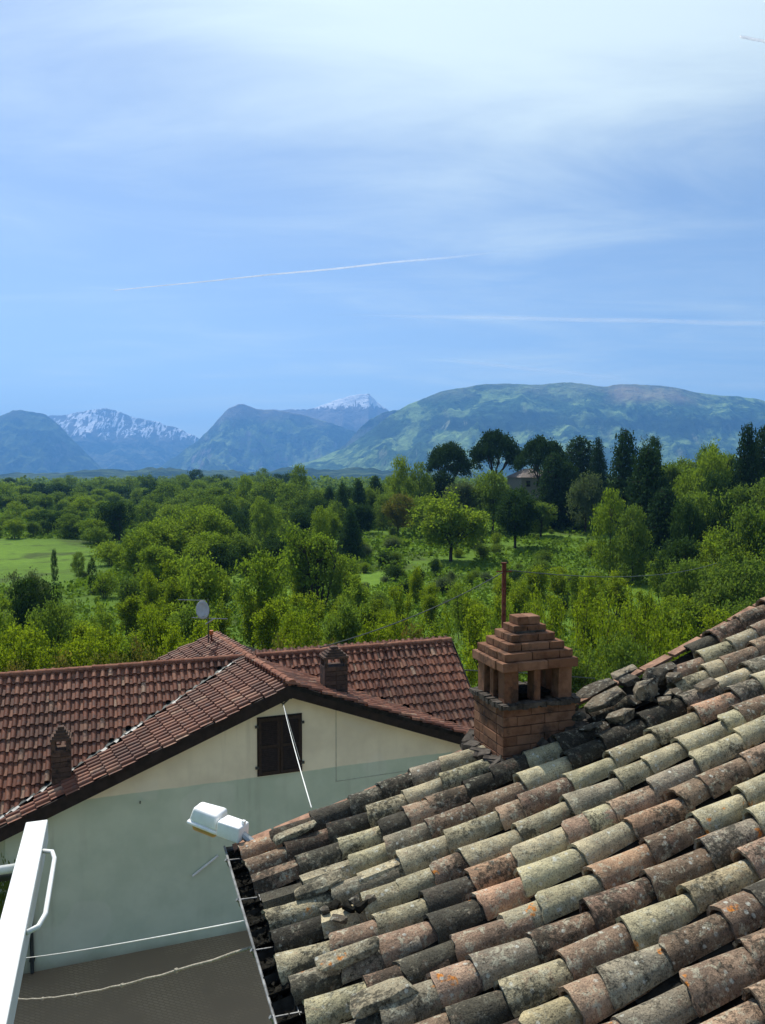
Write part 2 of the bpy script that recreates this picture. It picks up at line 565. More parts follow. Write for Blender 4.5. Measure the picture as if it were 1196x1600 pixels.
def build_ground():
    az = np.radians(np.concatenate([np.linspace(-178, -50, 22), np.linspace(-46, 46, 150), np.linspace(50, 178, 22)]))
    rr = np.concatenate([np.linspace(0.5, 30, 14), np.geomspace(32, 14000, 130)])
    A, R = np.meshgrid(az, rr)
    X, Y = R * np.sin(A), R * np.cos(A)
    Z = land(X, Y)
    n, m = X.shape
    v = np.stack([X, Y, Z], -1).reshape(-1, 3)
    f = [(i * m + j, i * m + j + 1, (i + 1) * m + j + 1, (i + 1) * m + j) for i in range(n - 1) for j in range(m - 1)]
    f += [(i * m + m - 1, i * m, (i + 1) * m, (i + 1) * m + m - 1) for i in range(n - 1)]
    f.append(tuple(range(m)))
    nt = NT('meadow_ground')
    geo = nt.n('ShaderNodeNewGeometry'); p = geo.outputs['Position']
    big = nt.noise(p, .018, 4, .6)
    fine = nt.noise(p, .9, 5, .65)
    c = nt.mix(nt.step(big, .38, .62), (.085, .150, .020), (.120, .205, .026))
    c = nt.mix(nt.step(nt.noise(p, .12, 5, .6), .5, .66), c, (.060, .090, .022))
    c = nt.mix(nt.step(fine, .3, .7), nt.mix(1.0, c, (.75, .78, .75), 'MULTIPLY'), c)
    # far off: a patchwork of fields and woods
    d = nt.n('ShaderNodeVectorMath', operation='LENGTH'); nt.l(p, d.inputs[0])
    wood = nt.step(nt.noise(p, .0042, 7, .62), .42, .5)
    far = nt.mix(wood, (.125, .165, .045), nt.mix(nt.noise(p, .03, 5, .7), (.016, .034, .012), (.060, .090, .026)))
    c = nt.mix(nt.step(d.outputs['Value'], 420, 800), c, far)
    me = mesh('ground', v, f, True)
    o = link('ground', me, nt.principled(c, .95, .05, nt.bump(nt.noise(p, 2.0, 6, .7), .6, .25)))
    tag(o, kind='structure')
    # street in front of the neighbouring house
    st = MB()
    st.add([(-30, 2, -11.93), (14, 2, -11.93), (14, 34, -11.93), (-30, 34, -11.93)], [(0, 1, 2, 3)])
    nt = NT('street_surface')
    geo = nt.n('ShaderNodeNewGeometry'); p = geo.outputs['Position']
    br = nt.n('ShaderNodeTexBrick', i_Scale=3.2, i_Mortar_Size=.03, i_Bias=0.1)
    br.inputs['Color1'].default_value = (.27, .20, .125, 1); br.inputs['Color2'].default_value = (.30, .225, .145, 1); br.inputs['Mortar'].default_value = (.20, .15, .095, 1)
    mp = nt.n('ShaderNodeMapping', i_Rotation=(0, 0, math.radians(19))); nt.l(p, mp.inputs[0]); nt.l(mp.outputs[0], br.inputs[0])
    c = nt.mix(nt.step(nt.noise(p, .8, 5), .35, .65), br.outputs[0], (.23, .17, .11))
    o = st.build('street', nt.principled(c, .95, .1, nt.bump(nt.noise(p, 30, 4), .3, .01)))
    tag(o, kind='structure')


build_ground()


# ------------------------------------------------------------------ mountains
def fbm_grid(X, Y, scale, oct=5, ridged=False, seed=0.0):
    out = np.zeros(X.size)
    xs, ys = X.ravel(), Y.ravel()
    for i in range(X.size):
        p = Vector((xs[i] / scale + seed, ys[i] / scale - seed * .7, seed))
        out[i] = noise.ridged_multi_fractal(p, 0.9, 2.1, oct, 1.0, 2.0) * .5 if ridged else noise.fractal(p, 0.9, 2.1, oct)
    return out.reshape(X.shape)


def mat_mountain(name, forest, pasture, rock, snow_z=None, snow_amt=.5, tree_z=None, line=300, tan=None, belt=None):
    nt = NT(name)
    geo = nt.n('ShaderNodeNewGeometry'); p = geo.outputs['Position']
    sep = nt.n('ShaderNodeSeparateXYZ'); nt.l(p, sep.inputs[0])
    nz = nt.n('ShaderNodeSeparateXYZ'); nt.l(geo.outputs['Normal'], nz.inputs[0])
    w = nt.noise(p, .0036, 8, .66, .4)
    f = nt.step(w, .45, .52)
    tex = nt.noise(p, .022, 6, .72)
    fo = nt.mix(nt.step(tex, .3, .7), tuple(x * .35 for x in forest), tuple(x * 1.5 for x in forest))
    pa = nt.mix(nt.step(nt.noise(p, .012, 6, .7), .35, .65), tuple(x * .7 for x in pasture), tuple(x * 1.35 for x in pasture))
    c = nt.mix(f, pa, fo)
    if belt:                                      # dark wood and painted shadow bands along the middle of the slope
        zb = nt.math('ADD', sep.outputs['Z'], nt.math('MULTIPLY', nt.noise(p, .0022, 6, .62), 260))
        bf = nt.math('MULTIPLY', nt.step(zb, belt[0], belt[0] + 25), nt.step(zb, belt[1] - 40, belt[1], 1, 0))
        c = nt.mix(nt.math('MULTIPLY', bf, nt.step(nt.noise(p, .0014, 3), .40, .50)), c, tuple(x * .5 for x in forest))
    if tan:                                       # dry summit meadow
        tx = nt.math('ADD', sep.outputs['X'], nt.math('MULTIPLY', nt.noise(p, .003, 5), 700))
        tf = nt.math('MULTIPLY', nt.math('MULTIPLY', nt.step(tx, tan[0], tan[0] + 200), nt.step(tx, tan[1] - 300, tan[1], 1, 0)), nt.step(sep.outputs['Z'], tan[2], tan[2] + 110))
        c = nt.mix(nt.math('MULTIPLY', tf, .8), c, (.30, .23, .15))
    # higher up: thin grass and rock
    zz = nt.math('ADD', sep.outputs['Z'], nt.math('MULTIPLY', nt.noise(p, .004, 6, .65), line * .9))
    c = nt.mix(nt.step(zz, line * 1.25, line * 1.75), c, rock)
    steep = nt.step(nz.outputs['Z'], .50, .68, 1, 0)
    c = nt.mix(nt.math('MULTIPLY', steep, nt.step(nt.noise(p, .01, 5, .7), .42, .6)), c, tuple(x * 1.1 for x in rock))
    if snow_z:
        mp = nt.n('ShaderNodeMapping', i_Scale=(1.0, .22, .30), i_Rotation=(0, math.radians(24), 0)); nt.l(p, mp.inputs[0])
        s = nt.noise(mp.outputs[0], .017, 6, .66, 1.4)
        hz = nt.step(sep.outputs['Z'], snow_z, snow_z * 1.28)
        sn = nt.step(nt.math('ADD', s, nt.math('MULTIPLY', hz, snow_amt)), .60 + snow_amt * .5, .63 + snow_amt * .5)
        c = nt.mix(nt.math('MULTIPLY', sn, nt.step(sep.outputs['Z'], snow_z * .9, snow_z)), c, (.82, .84, .88))
    h = nt.math('ADD', nt.noise(p, .02, 8, .7), nt.math('MULTIPLY', nt.noise(p, .004, 6), 3))
    return nt.principled(c, .98, .02, nt.bump(h, 1.0, 30))


def mountain(name, ridge, D, front, back, mat, gully=60, base=-38, seed=1.0, nx=260, ny=90, power=1.45, skew=0.0, jag=1.0):
    px = np.array([p[0] for p in ridge], float); py = np.array([p[1] for p in ridge], float)
    gx = np.linspace(px[0], px[-1], nx)
    gy = np.interp(gx, px, py)
    gy = gy + jag * np.array([1.5 * noise.noise(Vector((q / 21.0, seed, 0))) + .9 * noise.noise(Vector((q / 7.0, seed + 4, 0))) for q in gx])
    H = (745 - gy) / FPX * D
    t = np.concatenate([-np.linspace(1, 0, ny) ** 1.25, np.linspace(0, 1, 14)[1:]])      # -1 front foot, 0 ridge, 1 back foot
    T, GX = np.meshgrid(t, gx, indexing='ij')
    Hh = np.broadcast_to(H, T.shape)
    Y = np.where(T < 0, D + T * front, D + T * back)
    X = (GX - 598) / FPX * D * (1 + 0.0 * T) + skew * T * front
    prof = np.where(T < 0, (1 - np.abs(T)) ** power, (1 - T) ** 1.0)
    g = fbm_grid(X, Y * .45, 620.0 * D / 7000, 5, True, seed)
    g2 = fbm_grid(X, Y, 1500.0 * D / 7000, 4, False, seed + 3)
    relief = np.minimum(1, np.abs(T) * 4.5) * np.minimum(1, (1 - np.abs(T)) * 2.6)
    g3 = fbm_grid(X, Y * .7, 240.0 * D / 7000, 4, True, seed + 5)
    Z = base + (Hh - base) * prof + (-(1.1 - g) * gully * 2.4 + g2 * gully * .8 - (1.0 - g3) * gully * 1.0) * relief * np.clip((Hh - base) / 250, .1, 1.2)
    Z += fbm_grid(X, Y, 160.0, 3, False, seed + 9) * 9 * D / 7000 * (1 - np.abs(T)) * np.clip((Hh - base) / 200, .1, 1)
    Z = np.maximum(Z, base - 10)
    n, m = X.shape
    v = np.stack([X, Y, Z], -1).reshape(-1, 3)
    f = [(i * m + j, i * m + j + 1, (i + 1) * m + j + 1, (i + 1) * m + j) for i in range(n - 1) for j in range(m - 1)]
    o = link(name, mesh(name, v, f, True), mat)
    return tag(o, kind='structure')


GREEN_F, GREEN_P = (.030, .052, .020), (.105, .150, .045)
m_a = mat_mountain('mountain_wooded', (.024, .042, .018), (.085, .115, .042), (.13, .125, .11), line=620)
m_snow = mat_mountain('mountain_snow', (.030, .045, .022), (.11, .115, .07), (.17, .155, .14), snow_z=400, snow_amt=.17, line=420)
m_mid = mat_mountain('mountain_green', (.042, .070, .028), (.15, .20, .065), (.20, .175, .15), line=540)
m_peak = mat_mountain('mountain_peak', (.04, .05, .03), (.12, .12, .08), (.20, .175, .16), snow_z=700, snow_amt=.46, line=520)
m_big = mat_mountain('mountain_broad', (.048, .092, .032), (.175, .255, .080), (.20, .22, .12), line=620, tan=(1750, 2700, 470), belt=(420, 560))
m_hill = mat_mountain('foothill_wood', (.026, .050, .018), (.065, .095, .032), (.15, .14, .12), line=900)
mountain('snowy_mountain', [(-60, 690), (20, 660), (80, 650), (110, 648), (140, 642), (165, 638), (185, 643), (215, 653), (250, 660), (275, 668), (305, 681), (330, 700), (370, 720), (420, 745)], 9600, 2600, 2000, m_snow, 90, seed=2.2)
mountain('dark_mountain', [(-260, 690), (-120, 672), (-40, 660), (0, 652), (20, 644), (35, 641), (55, 644), (75, 650), (95, 664), (115, 685), (140, 712), (165, 736), (190, 748)], 7200, 1900, 1300, m_a, 95, seed=4.1)
mountain('peak_mountain', [(330, 720), (390, 660), (425, 641), (455, 640), (480, 640), (500, 635), (530, 625), (548, 620), (560, 618), (577, 617), (588, 627), (606, 640), (640, 668), (700, 700)], 9300, 2400, 1900, m_peak, 70, seed=6.3)
mountain('wooded_mountain', [(225, 748), (262, 722), (290, 703), (318, 682), (345, 652), (360, 638), (374, 632), (395, 637), (420, 641), (430, 641), (455, 645), (485, 652), (520, 662), (560, 676), (600, 690), (650, 705), (720, 725)], 7600, 2300, 1500, m_mid, 120, seed=8.8)
mountain('rocky_spur', [(470, 735), (510, 716), (540, 694), (562, 670), (580, 654), (600, 645), (640, 636), (700, 630), (760, 650)], 6400, 1000, 800, m_a, 55, seed=3.7, nx=120, ny=50)
mountain('broad_mountain', [(330, 752), (420, 738), (480, 722), (540, 700), (580, 672), (610, 648), (640, 632), (670, 620), (700, 611), (740, 603), (790, 600), (830, 603), (862, 600), (890, 598), (915, 602), (940, 606), (965, 602), (1000, 601), (1050, 606), (1090, 615), (1120, 619), (1150, 620), (1196, 628), (1290, 640), (1420, 690), (1560, 745)], 5600, 2500, 1500, m_big, 75, seed=1.4, nx=420, ny=110, jag=.45)
mountain('wooded_foothill', [(-260, 747), (-120, 741), (-40, 743), (40, 738), (100, 740), (150, 733), (200, 735), (250, 730), (300, 736), (350, 733), (400, 738), (450, 731), (500, 734), (560, 729), (620, 738), (700, 736), (800, 742), (900, 747)], 3000, 1300, 900, m_hill, 13, base=-34, seed=5.5, nx=320, ny=50, jag=1.8)


# ------------------------------------------------------------------ haze: one closed box of thin air
def build_haze():
    hz = MB()
    hz.box((0, 5600, 430), AX, (9500, 7000, 520))
    nt = NT('air_haze')
    vol = nt.n('ShaderNodeVolumePrincipled', i_Density=1.2e-4, i_Anisotropy=0.2)
    vol.inputs['Color'].default_value = (.17, .46, 1.0, 1)
    nt.l(vol.outputs[0], nt.out.inputs['Volume'])
    o = hz.build('haze', nt.m)
    tag(o, kind='stuff')


build_haze()


# ------------------------------------------------------------------ neighbouring house with the red tiled roofs
def dir_vp(x):
    return Vector(((x - 598) / FPX, 1, 0)).normalized()


HU, HV = dir_vp(4000), dir_vp(-78)              # along the gable wall; along the gable roof's ridge
ZU = Vector((0, 0, 1))
NW = HU.cross(ZU)                               # outwards, towards the camera
HD = 20.0
W0 = at_depth(437, 1163, HD)
OVER = 0.42
EDGE0 = W0 + NW * OVER
APEX = on_plane(456, 1068, EDGE0, NW)
LEFT = on_plane(0, 1292, EDGE0, NW)
RIGHT = on_plane(735, 1148, EDGE0, NW)
N_L = (LEFT - APEX).cross(HV); N_L = N_L if N_L.z > 0 else -N_L; N_L.normalize()
N_R = (RIGHT - APEX).cross(HV); N_R = N_R if N_R.z > 0 else -N_R; N_R.normalize()
RIDGE_END = at_height(335, 992, APEX.z)
CROSS = at_height(385, 1026, APEX.z - .04)
SLOPE = 0.86
DOWN = (NW + Vector((0, 0, -SLOPE))).normalized()     # down the main roof, towards the camera
N_M = HU.cross(DOWN); N_M = N_M if N_M.z > 0 else -N_M; N_M.normalize()
M_RIGHT = on_plane(705, 1000, CROSS, NW)              # right end of the main ridge
M_LEFT = CROSS - HU * 10.6
house = empty('tiled_house', (W0.x, W0.y, -12.0), 'cream and grey green house with red tiled gabled roofs and one closed brown shutter', 'house')


def plane_z(p, p0, n):
    return p0.z - (n.x * (p.x - p0.x) + n.y * (p.y - p0.y)) / n.z


def hpart(mb, name, mat, **kw):
    o = mb.build(name, mat, house, **kw)
    return o


# gable edges carried on down to the eaves
dL = (LEFT - APEX).normalized(); dR = (RIGHT - APEX).normalized()
LEN_L, LEN_R = (LEFT - APEX).length + .55, (LEFT - APEX).length + .3
L_END, R_END = APEX + dL * LEN_L, APEX + dR * LEN_R
# walls
wl = MB()
gL, gR = L_END - dL * .6 - NW * OVER, R_END - dR * .5 - NW * OVER
gA = APEX - NW * OVER
up = Vector((0, 0, -.20))
wl.prism([Vector((gL.x, gL.y, -12.3)), Vector((gR.x, gR.y, -12.3)), gR + up, gA + up, gL + up], -NW * .3)
# side walls of the front arm and the wings behind
bl, br_ = gL - NW * 3.2, gR - NW * 3.2
for a, b, zt in ((gL, bl, gL.z - .3), (gR, br_, gR.z - .3)):
    inn = HU * .25 if a is gL else -HU * .25
    a2, b2 = a - NW * .3, b
    wl.prism([Vector((a2.x, a2.y, -12.3)), Vector((b2.x, b2.y, -12.3)), Vector((b2.x, b2.y, zt)), Vector((a2.x, a2.y, zt))], inn)
fe = CROSS + DOWN * 4.9                                # foot of the main roof, front
mw0, mw1 = M_LEFT + HU * .4, M_RIGHT - HU * .3
fw = (fe - CROSS); back_v = -NW * 3.6
for q0, q1 in ((mw0 - NW * -0.0, mw1),):
    p0 = q0 - NW * .9; p1 = q1 - NW * .9
    zt = plane_z(p0, CROSS, N_M) - .3 if False else CROSS.z - 1.2
# end walls of the main wing (gable ends), right one shows as a thin edge
for e, s in ((M_RIGHT - HU * .25, -1), (M_LEFT + HU * .25, 1)):
    f0 = e + NW * 3.0; b0 = e - NW * 3.6
    wl.prism([Vector((f0.x, f0.y, -12.3)), Vector((b0.x, b0.y, -14.5)), Vector((b0.x, b0.y, e.z - 3.3)), Vector((e.x, e.y, e.z - .25)), Vector((f0.x, f0.y, e.z - 3.0 * SLOPE - .25))], HU * (.25 * s))
f0 = M_LEFT + NW * 3.0 + HU * .5; f1 = gL + HU * .2 ; f1 = f0 + HU * ((gL - f0).dot(HU) + .3)
zt = CROSS.z - 3.0 * SLOPE - .3
wl.prism([Vector((f0.x, f0.y, -12.3)), Vector((f1.x, f1.y, -12.3)), Vector((f1.x, f1.y, zt)), Vector((f0.x, f0.y, zt))], -NW * .25)
b0 = M_LEFT - NW * 3.6 + HU * .5; b1 = M_RIGHT - NW * 3.6 - HU * .5
wl.prism([Vector((b0.x, b0.y, -14.5)), Vector((b1.x, b1.y, -14.5)), Vector((b1.x, b1.y, CROSS.z - 3.3)), Vector((b0.x, b0.y, CROSS.z - 3.3))], NW * .25)
hpart(wl, 'wall', M['house_wall'])


def line_planes(n1, p1, n2, p2, near):
    d = n1.cross(n2).normalized()
    m = Matrix((n1, n2, d))
    p = m.inverted() @ Vector((p1.dot(n1), p2.dot(n2), near.dot(d)))
    return p, d


VL0, VLd = line_planes(N_M, CROSS, N_L, APEX, CROSS)
VR0, VRd = line_planes(N_M, CROSS, N_R, APEX, CROSS)
if VLd.z > 0: VLd = -VLd
if VRd.z > 0: VRd = -VRd
# roof slabs: every slope a thin slab under its tiles
rf = MB()
SL = -.05


def slab(pts, n, th=.09):
    rf.prism([p - n * .045 for p in pts], -n * th)


def at_line(p0, d, q, axis):
    """point of the line p0 + t d that has the same coordinate along axis as q"""
    return p0 + d * ((q - p0).dot(axis) / d.dot(axis))




def meet(p, d, q, e):
    """point of the line p + t d nearest to the line q + s e"""
    n = d.cross(e); n2 = n.cross(e)
    return p + d * ((q - p).dot(n2) / d.dot(n2))


V_L = meet(VL0, VLd, APEX, dL)                 # where the left valley reaches the gable edge
V_R = meet(VR0, VRd, M_RIGHT, DOWN)            # where the right valley reaches the verge of the right wing
foot_l = M_LEFT + DOWN * ((V_L - M_LEFT).dot(DOWN) / 1.0)
P_A = [M_LEFT, VL0, V_L, foot_l]
P_B = [VR0, M_RIGHT, V_R]
P_L = [APEX, V_L, VL0]
P_R = [APEX, R_END, V_R, VR0]
for P_, n_ in ((P_A, N_M), (P_B, N_M), (P_L, N_L), (P_R, N_R)):
    slab(P_, n_)
N_B = (-NW + Vector((0, 0, SLOPE * .9))).normalized()
DB = (-NW + Vector((0, 0, -SLOPE * .9))).normalized(); N_B = HU.cross(DB); N_B = N_B if N_B.z > 0 else -N_B
slab([M_LEFT, M_RIGHT, M_RIGHT + DB * 4.6, M_LEFT + DB * 4.6], N_B)
# rear arm: same ridge carried on backwards
for dd, nn in ((dL, N_L), (dR, N_R)):
    slab([CROSS + (APEX - CROSS).normalized() * -.2 + Vector((0, 0, .04)), RIDGE_END, RIDGE_END + dd * 4.6, CROSS + dd * 4.6], nn)
roof = hpart(rf, 'roof', M['deck'])


def house_tile_mesh(seed):
    """one interlocking tile: a flat pan and a raised roll; x runs up the slope, y across, z out"""
    rnd = random.Random(seed)
    L, pan, roll = .42, .085, .135
    prof = [(-.115, .0), (-.115 + pan, .004)]
    for i in range(1, 6):
        a = math.pi * (1 - i / 6)
        prof.append((-.115 + pan + roll / 2 + roll / 2 * math.cos(a), .004 + .072 * math.sin(a)))
    prof.append((-.115 + pan + roll, .004))
    v = [(0, y, z + .046) for y, z in prof] + [(L, y * .97, z) for y, z in prof] + [(.012, y, z - .012) for y, z in prof]
    n = len(prof)
    f = [(i, i + 1, n + i + 1, n + i) for i in range(n - 1)] + [(2 * n + i, 2 * n + i + 1, i + 1, i) for i in range(n - 1)]
    v = [(x + rnd.uniform(-.003, .003), y, z + rnd.uniform(-.002, .002)) for x, y, z in v]
    return mesh('roof_tile', v, f, True, 50)


TILE_ME = [house_tile_mesh(i) for i in range(4)]
for me in TILE_ME:
    me.materials.append(M['house_tile'])
COLW, EXPO = .215, .335


def in_poly(p, poly, n):
    s = None
    for i in range(len(poly)):
        a, b = poly[i], poly[(i + 1) % len(poly)]
        c = (b - a).cross(p - a).dot(n)
        if abs(c) < 1e-9: continue
        if s is None: s = c > 0
        elif s != (c > 0): return False
    return True


def poly_tiles(poly, n, down, origin):
    """tile frames that fill a slope; rows count up from the foot"""
    upv = -down
    across = n.cross(upv).normalized()
    ps = [((p - origin).dot(upv), (p - origin).dot(across)) for p in poly]
    r0, r1 = min(p[0] for p in ps), max(p[0] for p in ps)
    c0, c1 = min(p[1] for p in ps), max(p[1] for p in ps)
    out = []
    for i in range(int((r1 - r0) / EXPO) + 2):
        for j in range(int((c1 - c0) / COLW) + 2):
            r = r0 + i * EXPO; c = c0 + (j + .5) * COLW
            q = origin + upv * (r + .18) + across * c
            if in_poly(q, poly, n):
                rr = r + random.gauss(0, .009)
                p = origin + upv * rr + across * (c + random.gauss(0, .005))
                m = Matrix((upv, across, n)).transposed().to_4x4()
                m.translation = p - n * .03
                m = m @ Matrix.Rotation(random.gauss(0, .012), 4, 'Z') @ Matrix.Rotation(random.gauss(0, .02), 4, 'X') @ Matrix.Rotation(random.gauss(0, .008), 4, 'Y')
                out.append(m)
    return out


VSIDE = VLd.cross(N_L).normalized()
if VSIDE.dot(NW) < 0: VSIDE = -VSIDE
P_LT = [APEX, meet(VL0 + VSIDE * .20, VLd, APEX, dL), meet(VL0 + VSIDE * .20, VLd, APEX, (RIDGE_END - APEX).normalized())]
frames = []
frames += poly_tiles(P_A, N_M, DOWN, CROSS)
frames += poly_tiles(P_B, N_M, DOWN, CROSS)


def slope_down(n):
    d = Vector((n.x, n.y, 0)); d = d.normalized()
    return (d - n * d.dot(n)).normalized()


frames += poly_tiles(P_LT, N_L, slope_down(N_L), APEX)
frames += poly_tiles(P_R, N_R, slope_down(N_R), APEX)
frames += poly_tiles([CROSS, RIDGE_END, RIDGE_END + dL * 4.6, CROSS + dL * 4.6], N_L, slope_down(N_L), APEX)
HROOT = Matrix()


def tile_score(m):
    pts = [m @ Vector((x, y, 0)) for x in (0, .36) for y in (-.11, .11)]
    nrm = (m.to_3x3() @ Vector((0, 0, 1)))
    c = m.translation
    return screen_area(pts) * max(0, nrm.dot(-c.normalized()))


frames.sort(key=tile_score, reverse=True)
for k, m in enumerate(frames[:295]):
    o = link('roof_tile', TILE_ME[k % 4], None, roof)
    o.matrix_parent_inverse = HROOT
    o.matrix_basis = m
rest_v, rest_f = [], []
for k, m in enumerate(frames[295:]):
    me = TILE_ME[k % 4]
    co = np.empty(len(me.vertices) * 3); me.vertices.foreach_get('co', co)
    co = co.reshape(-1, 3) @ np.array(m.to_3x3()).T + np.array(m.translation)
    b = len(rest_v)
    rest_v += co.tolist()
    rest_f += [tuple(b + i for i in p.vertices) for p in me.polygons]
o = link('farther_roof_tiles', mesh('farther_roof_tiles', rest_v, rest_f, True, 50), M['house_tile'], roof)
o.matrix_parent_inverse = HROOT
tag(o, kind='stuff')


def ridge_run(a, b, n_up, w=.22, step=.36, droop=0.0):
    """half-round ridge tiles from a to b"""
    d = (b - a); ln = d.length; d.normalize()
    side = n_up.cross(d).normalized(); upn = d.cross(side).normalized()
    seg = 6
    k = int(ln / step)
    v, f = [], []
    for end, (x, sc) in enumerate(((0, 1.0), (step + .06, .84))):
        for i in range(seg + 1):
            t = math.pi * i / seg
            v.append((x, w / 2 * sc * math.cos(t), w * .42 * sc * math.sin(t)))
    for i in range(seg):
        f.append((i, i + 1, seg + 2 + i, seg + 1 + i))
    f.append(tuple(range(seg + 1)))
    me = mesh('ridge_tile', v, f, True, 50); me.materials.append(M['ridge_tile'])
    for i in range(k + 1):
        p = a + d * (i * ln / (k + 1)) + upn * random.uniform(.0, .012)
        m = Matrix((d, side, upn)).transposed().to_4x4(); m.translation = p
        o = link('ridge_tile', me, None, roof)
        o.matrix_parent_inverse = HROOT; o.matrix_basis = m


ridge_run(M_LEFT, CROSS - HU * .15, ZU)
ridge_run(M_RIGHT, CROSS + HU * .35, ZU)
ridge_run(APEX + (APEX - RIDGE_END).normalized() * .02, RIDGE_END, ZU, .24)
# mortar bedding of the ridges
mbd = MB()
for a, b in ((M_LEFT, CROSS), (CROSS, M_RIGHT), (APEX, RIDGE_END)):
    d = (b - a).normalized(); s = ZU.cross(d)
    mbd.box((a + b) / 2 - ZU * .02, (d, s, ZU), ((b - a).length / 2, .085, .03))
o = mbd.build('ridge_mortar', M['ridge_tile'], house)
# white valley flashing on the left, between wing and gable roof
fl = MB()
sideL = VLd.cross(N_L).normalized()
if sideL.dot(NW) < 0: sideL = -sideL
nst = 44
for i in range(nst):
    t0 = .2 + i * 8.0 / nst
    t1 = t0 + 8.0 / nst * random.uniform(.55, 1.0)
    if random.random() < .3: continue
    w_ = random.uniform(.07, .20)
    a, b = VL0 + VLd * t0, VL0 + VLd * t1
    off = N_L * (.05 + random.uniform(0, .012))
    fl.add([a + off + sideL * .07, b + off + sideL * .07, b + off + sideL * (.07 + w_), a + off + sideL * (.07 + w_ * random.uniform(.2, .9))], [(0, 1, 2, 3)])
gp = MB()
gp.add([VL0 + N_L * .05 + sideL * -.10, VL0 + VLd * 8.4 + N_L * .05 + sideL * -.10, VL0 + VLd * 8.4 + N_L * .05 + sideL * .09, VL0 + N_L * .05 + sideL * .09], [(0, 1, 2, 3)])  # dark strip drawn in as the shadow of the valley gap
hpart(gp, 'valley_shade', M['dark_metal'])
hpart(fl, 'valley_flashing', M['flash'])
# dark fascia boards along the two gable edges, and the verge strip above
for nm, a, b, nn in (('bargeboard', APEX, L_END, N_L), ('bargeboard', APEX, R_END, N_R)):
    fb = MB()
    dn = Vector((0, 0, -1))
    q = [a - ZU * .03, b - ZU * .03, b - ZU * .36, a - ZU * .38]
    fb.prism(q, -NW * .05)
    hpart(fb, nm, M['fascia'])
    sf = MB()
    q = [a - ZU * .345, b - ZU * .345, b - ZU * .345 - NW * (OVER - .004), a - ZU * .345 - NW * (OVER - .004)]
    sf.prism([p - NW * .052 for p in q[:2]] + q[2:], ZU * .05)
    hpart(sf, 'soffit', M['fascia'])
fb = MB()
q = [M_RIGHT - ZU * .03 + HU * .03, M_RIGHT + DOWN * 4.9 - ZU * .03 + HU * .03, M_RIGHT + DOWN * 4.9 - ZU * .26 + HU * .03, M_RIGHT - ZU * .26 + HU * .03]
fb.prism(q, HU * .04)
hpart(fb, 'bargeboard', M['fascia'])


# shuttered window
def wall_pt(px, py, off=0.0):
    return on_plane(px, py, W0 + NW * off, NW)


s_bl, s_br, s_tr, s_tl = [wall_pt(*p) for p in ((403.5, 1211), (470, 1204), (470, 1115.5), (405, 1122))]
s_w = (s_br - s_bl).dot(HU); s_h = s_tl.z - s_bl.z
s_c = (s_bl + s_br + s_tl + s_tr) / 4
win = MB()
win.box(s_c + NW * .012, (HU, NW, ZU), (s_w / 2 + .03, .01, s_h / 2 + .03))
win_o = hpart(win, 'window', M['dark_wood'])
for s in (-1, 1):
    sh = MB()
    cc = s_c + HU * (s * s_w / 4) + NW * .045
    hw, hh = s_w / 4 - .006, s_h / 2
    for e in (-1, 1):
        sh.box(cc + HU * (e * (hw - .035)), (HU, NW, ZU), (.035, .022, hh))
        sh.box(cc + ZU * (e * (hh - .045)), (HU, NW, ZU), (hw - .07, .021, .045))
    sh.box(cc, (HU, NW, ZU), (hw - .07, .021, .04))
    tilt = (ZU * .8 - NW * .6).normalized(); tn = HU.cross(tilt)
    nsl = 26
    for i in range(nsl):
        zz = -hh + .1 + (2 * hh - .2) * (i + .5) / nsl
        if abs(zz) < .05: continue
        sh.box(cc + ZU * zz, (HU, tilt, tn), (hw - .072, .024, .004))
    so = sh.build('shutter', M['dark_wood'], win_o)
    so.matrix_parent_inverse = HROOT
    for e in (-1, 1):
        hg = MB()
        hg.box(s_c + HU * (s * (s_w / 2 + .035)) + ZU * (e * hh * .72) + NW * .04, (HU, NW, ZU), (.05, .025, .03))
        ho = hg.build('hinge', M['dark_metal'], win_o); ho.matrix_parent_inverse = HROOT
# outline of an old lean-to patch: thin raised lines in the plaster, and a small hook
pl = MB()
a, b, c_ = wall_pt(526, 1104, .004), wall_pt(525, 1221, .004), wall_pt(720, 1192, .004)
pl.box((a + b) / 2, (HU, NW, ZU), (.008, .006, abs(a.z - b.z) / 2))
d = (c_ - b); pl.box((b + c_) / 2, (d.normalized(), NW, d.normalized().cross(NW)), (d.length / 2, .006, .008))
hpart(pl, 'plaster_joint', mat_simple('joint', (.38, .40, .33), .9, .1))
hk = MB()
h0 = wall_pt(219, 1253)
hk.tube([h0, h0 + NW * .1, h0 + NW * .12 + ZU * .07], .014, 5)
hpart(hk, 'wall_hook', M['dark_metal'])
dp = MB()
d0 = wall_pt(46, 1292, .07); d1 = Vector((d0.x, d0.y, -11.9))
dp.tube([d0 + ZU * .4, d1], .045, 8)
for zz in (-8.6, -10.2, -11.6):
    dp.box(Vector((d0.x, d0.y, zz)) - NW * .03, (HU, NW, ZU), (.06, .05, .02))
hpart(dp, 'downpipe', M['dark_metal'], smooth=True, sharp=40)
# bracket under the gable that carries the cable
bk = MB()
b0, b1, b2 = wall_pt(432, 1090), wall_pt(455, 1089), wall_pt(443, 1100, .32)
bk.tube([b0, b2], .022, 5); bk.tube([b1, b2], .022, 5)
for b in (b1, b0):
    bk.box(b + NW * .01, (HU, NW, ZU), (.03, .012, .05))
bk.tube([b2 + ZU * .03, b2 - ZU * .05], .02, 6)
hpart(bk, 'cable_bracket', M['dark_metal'])


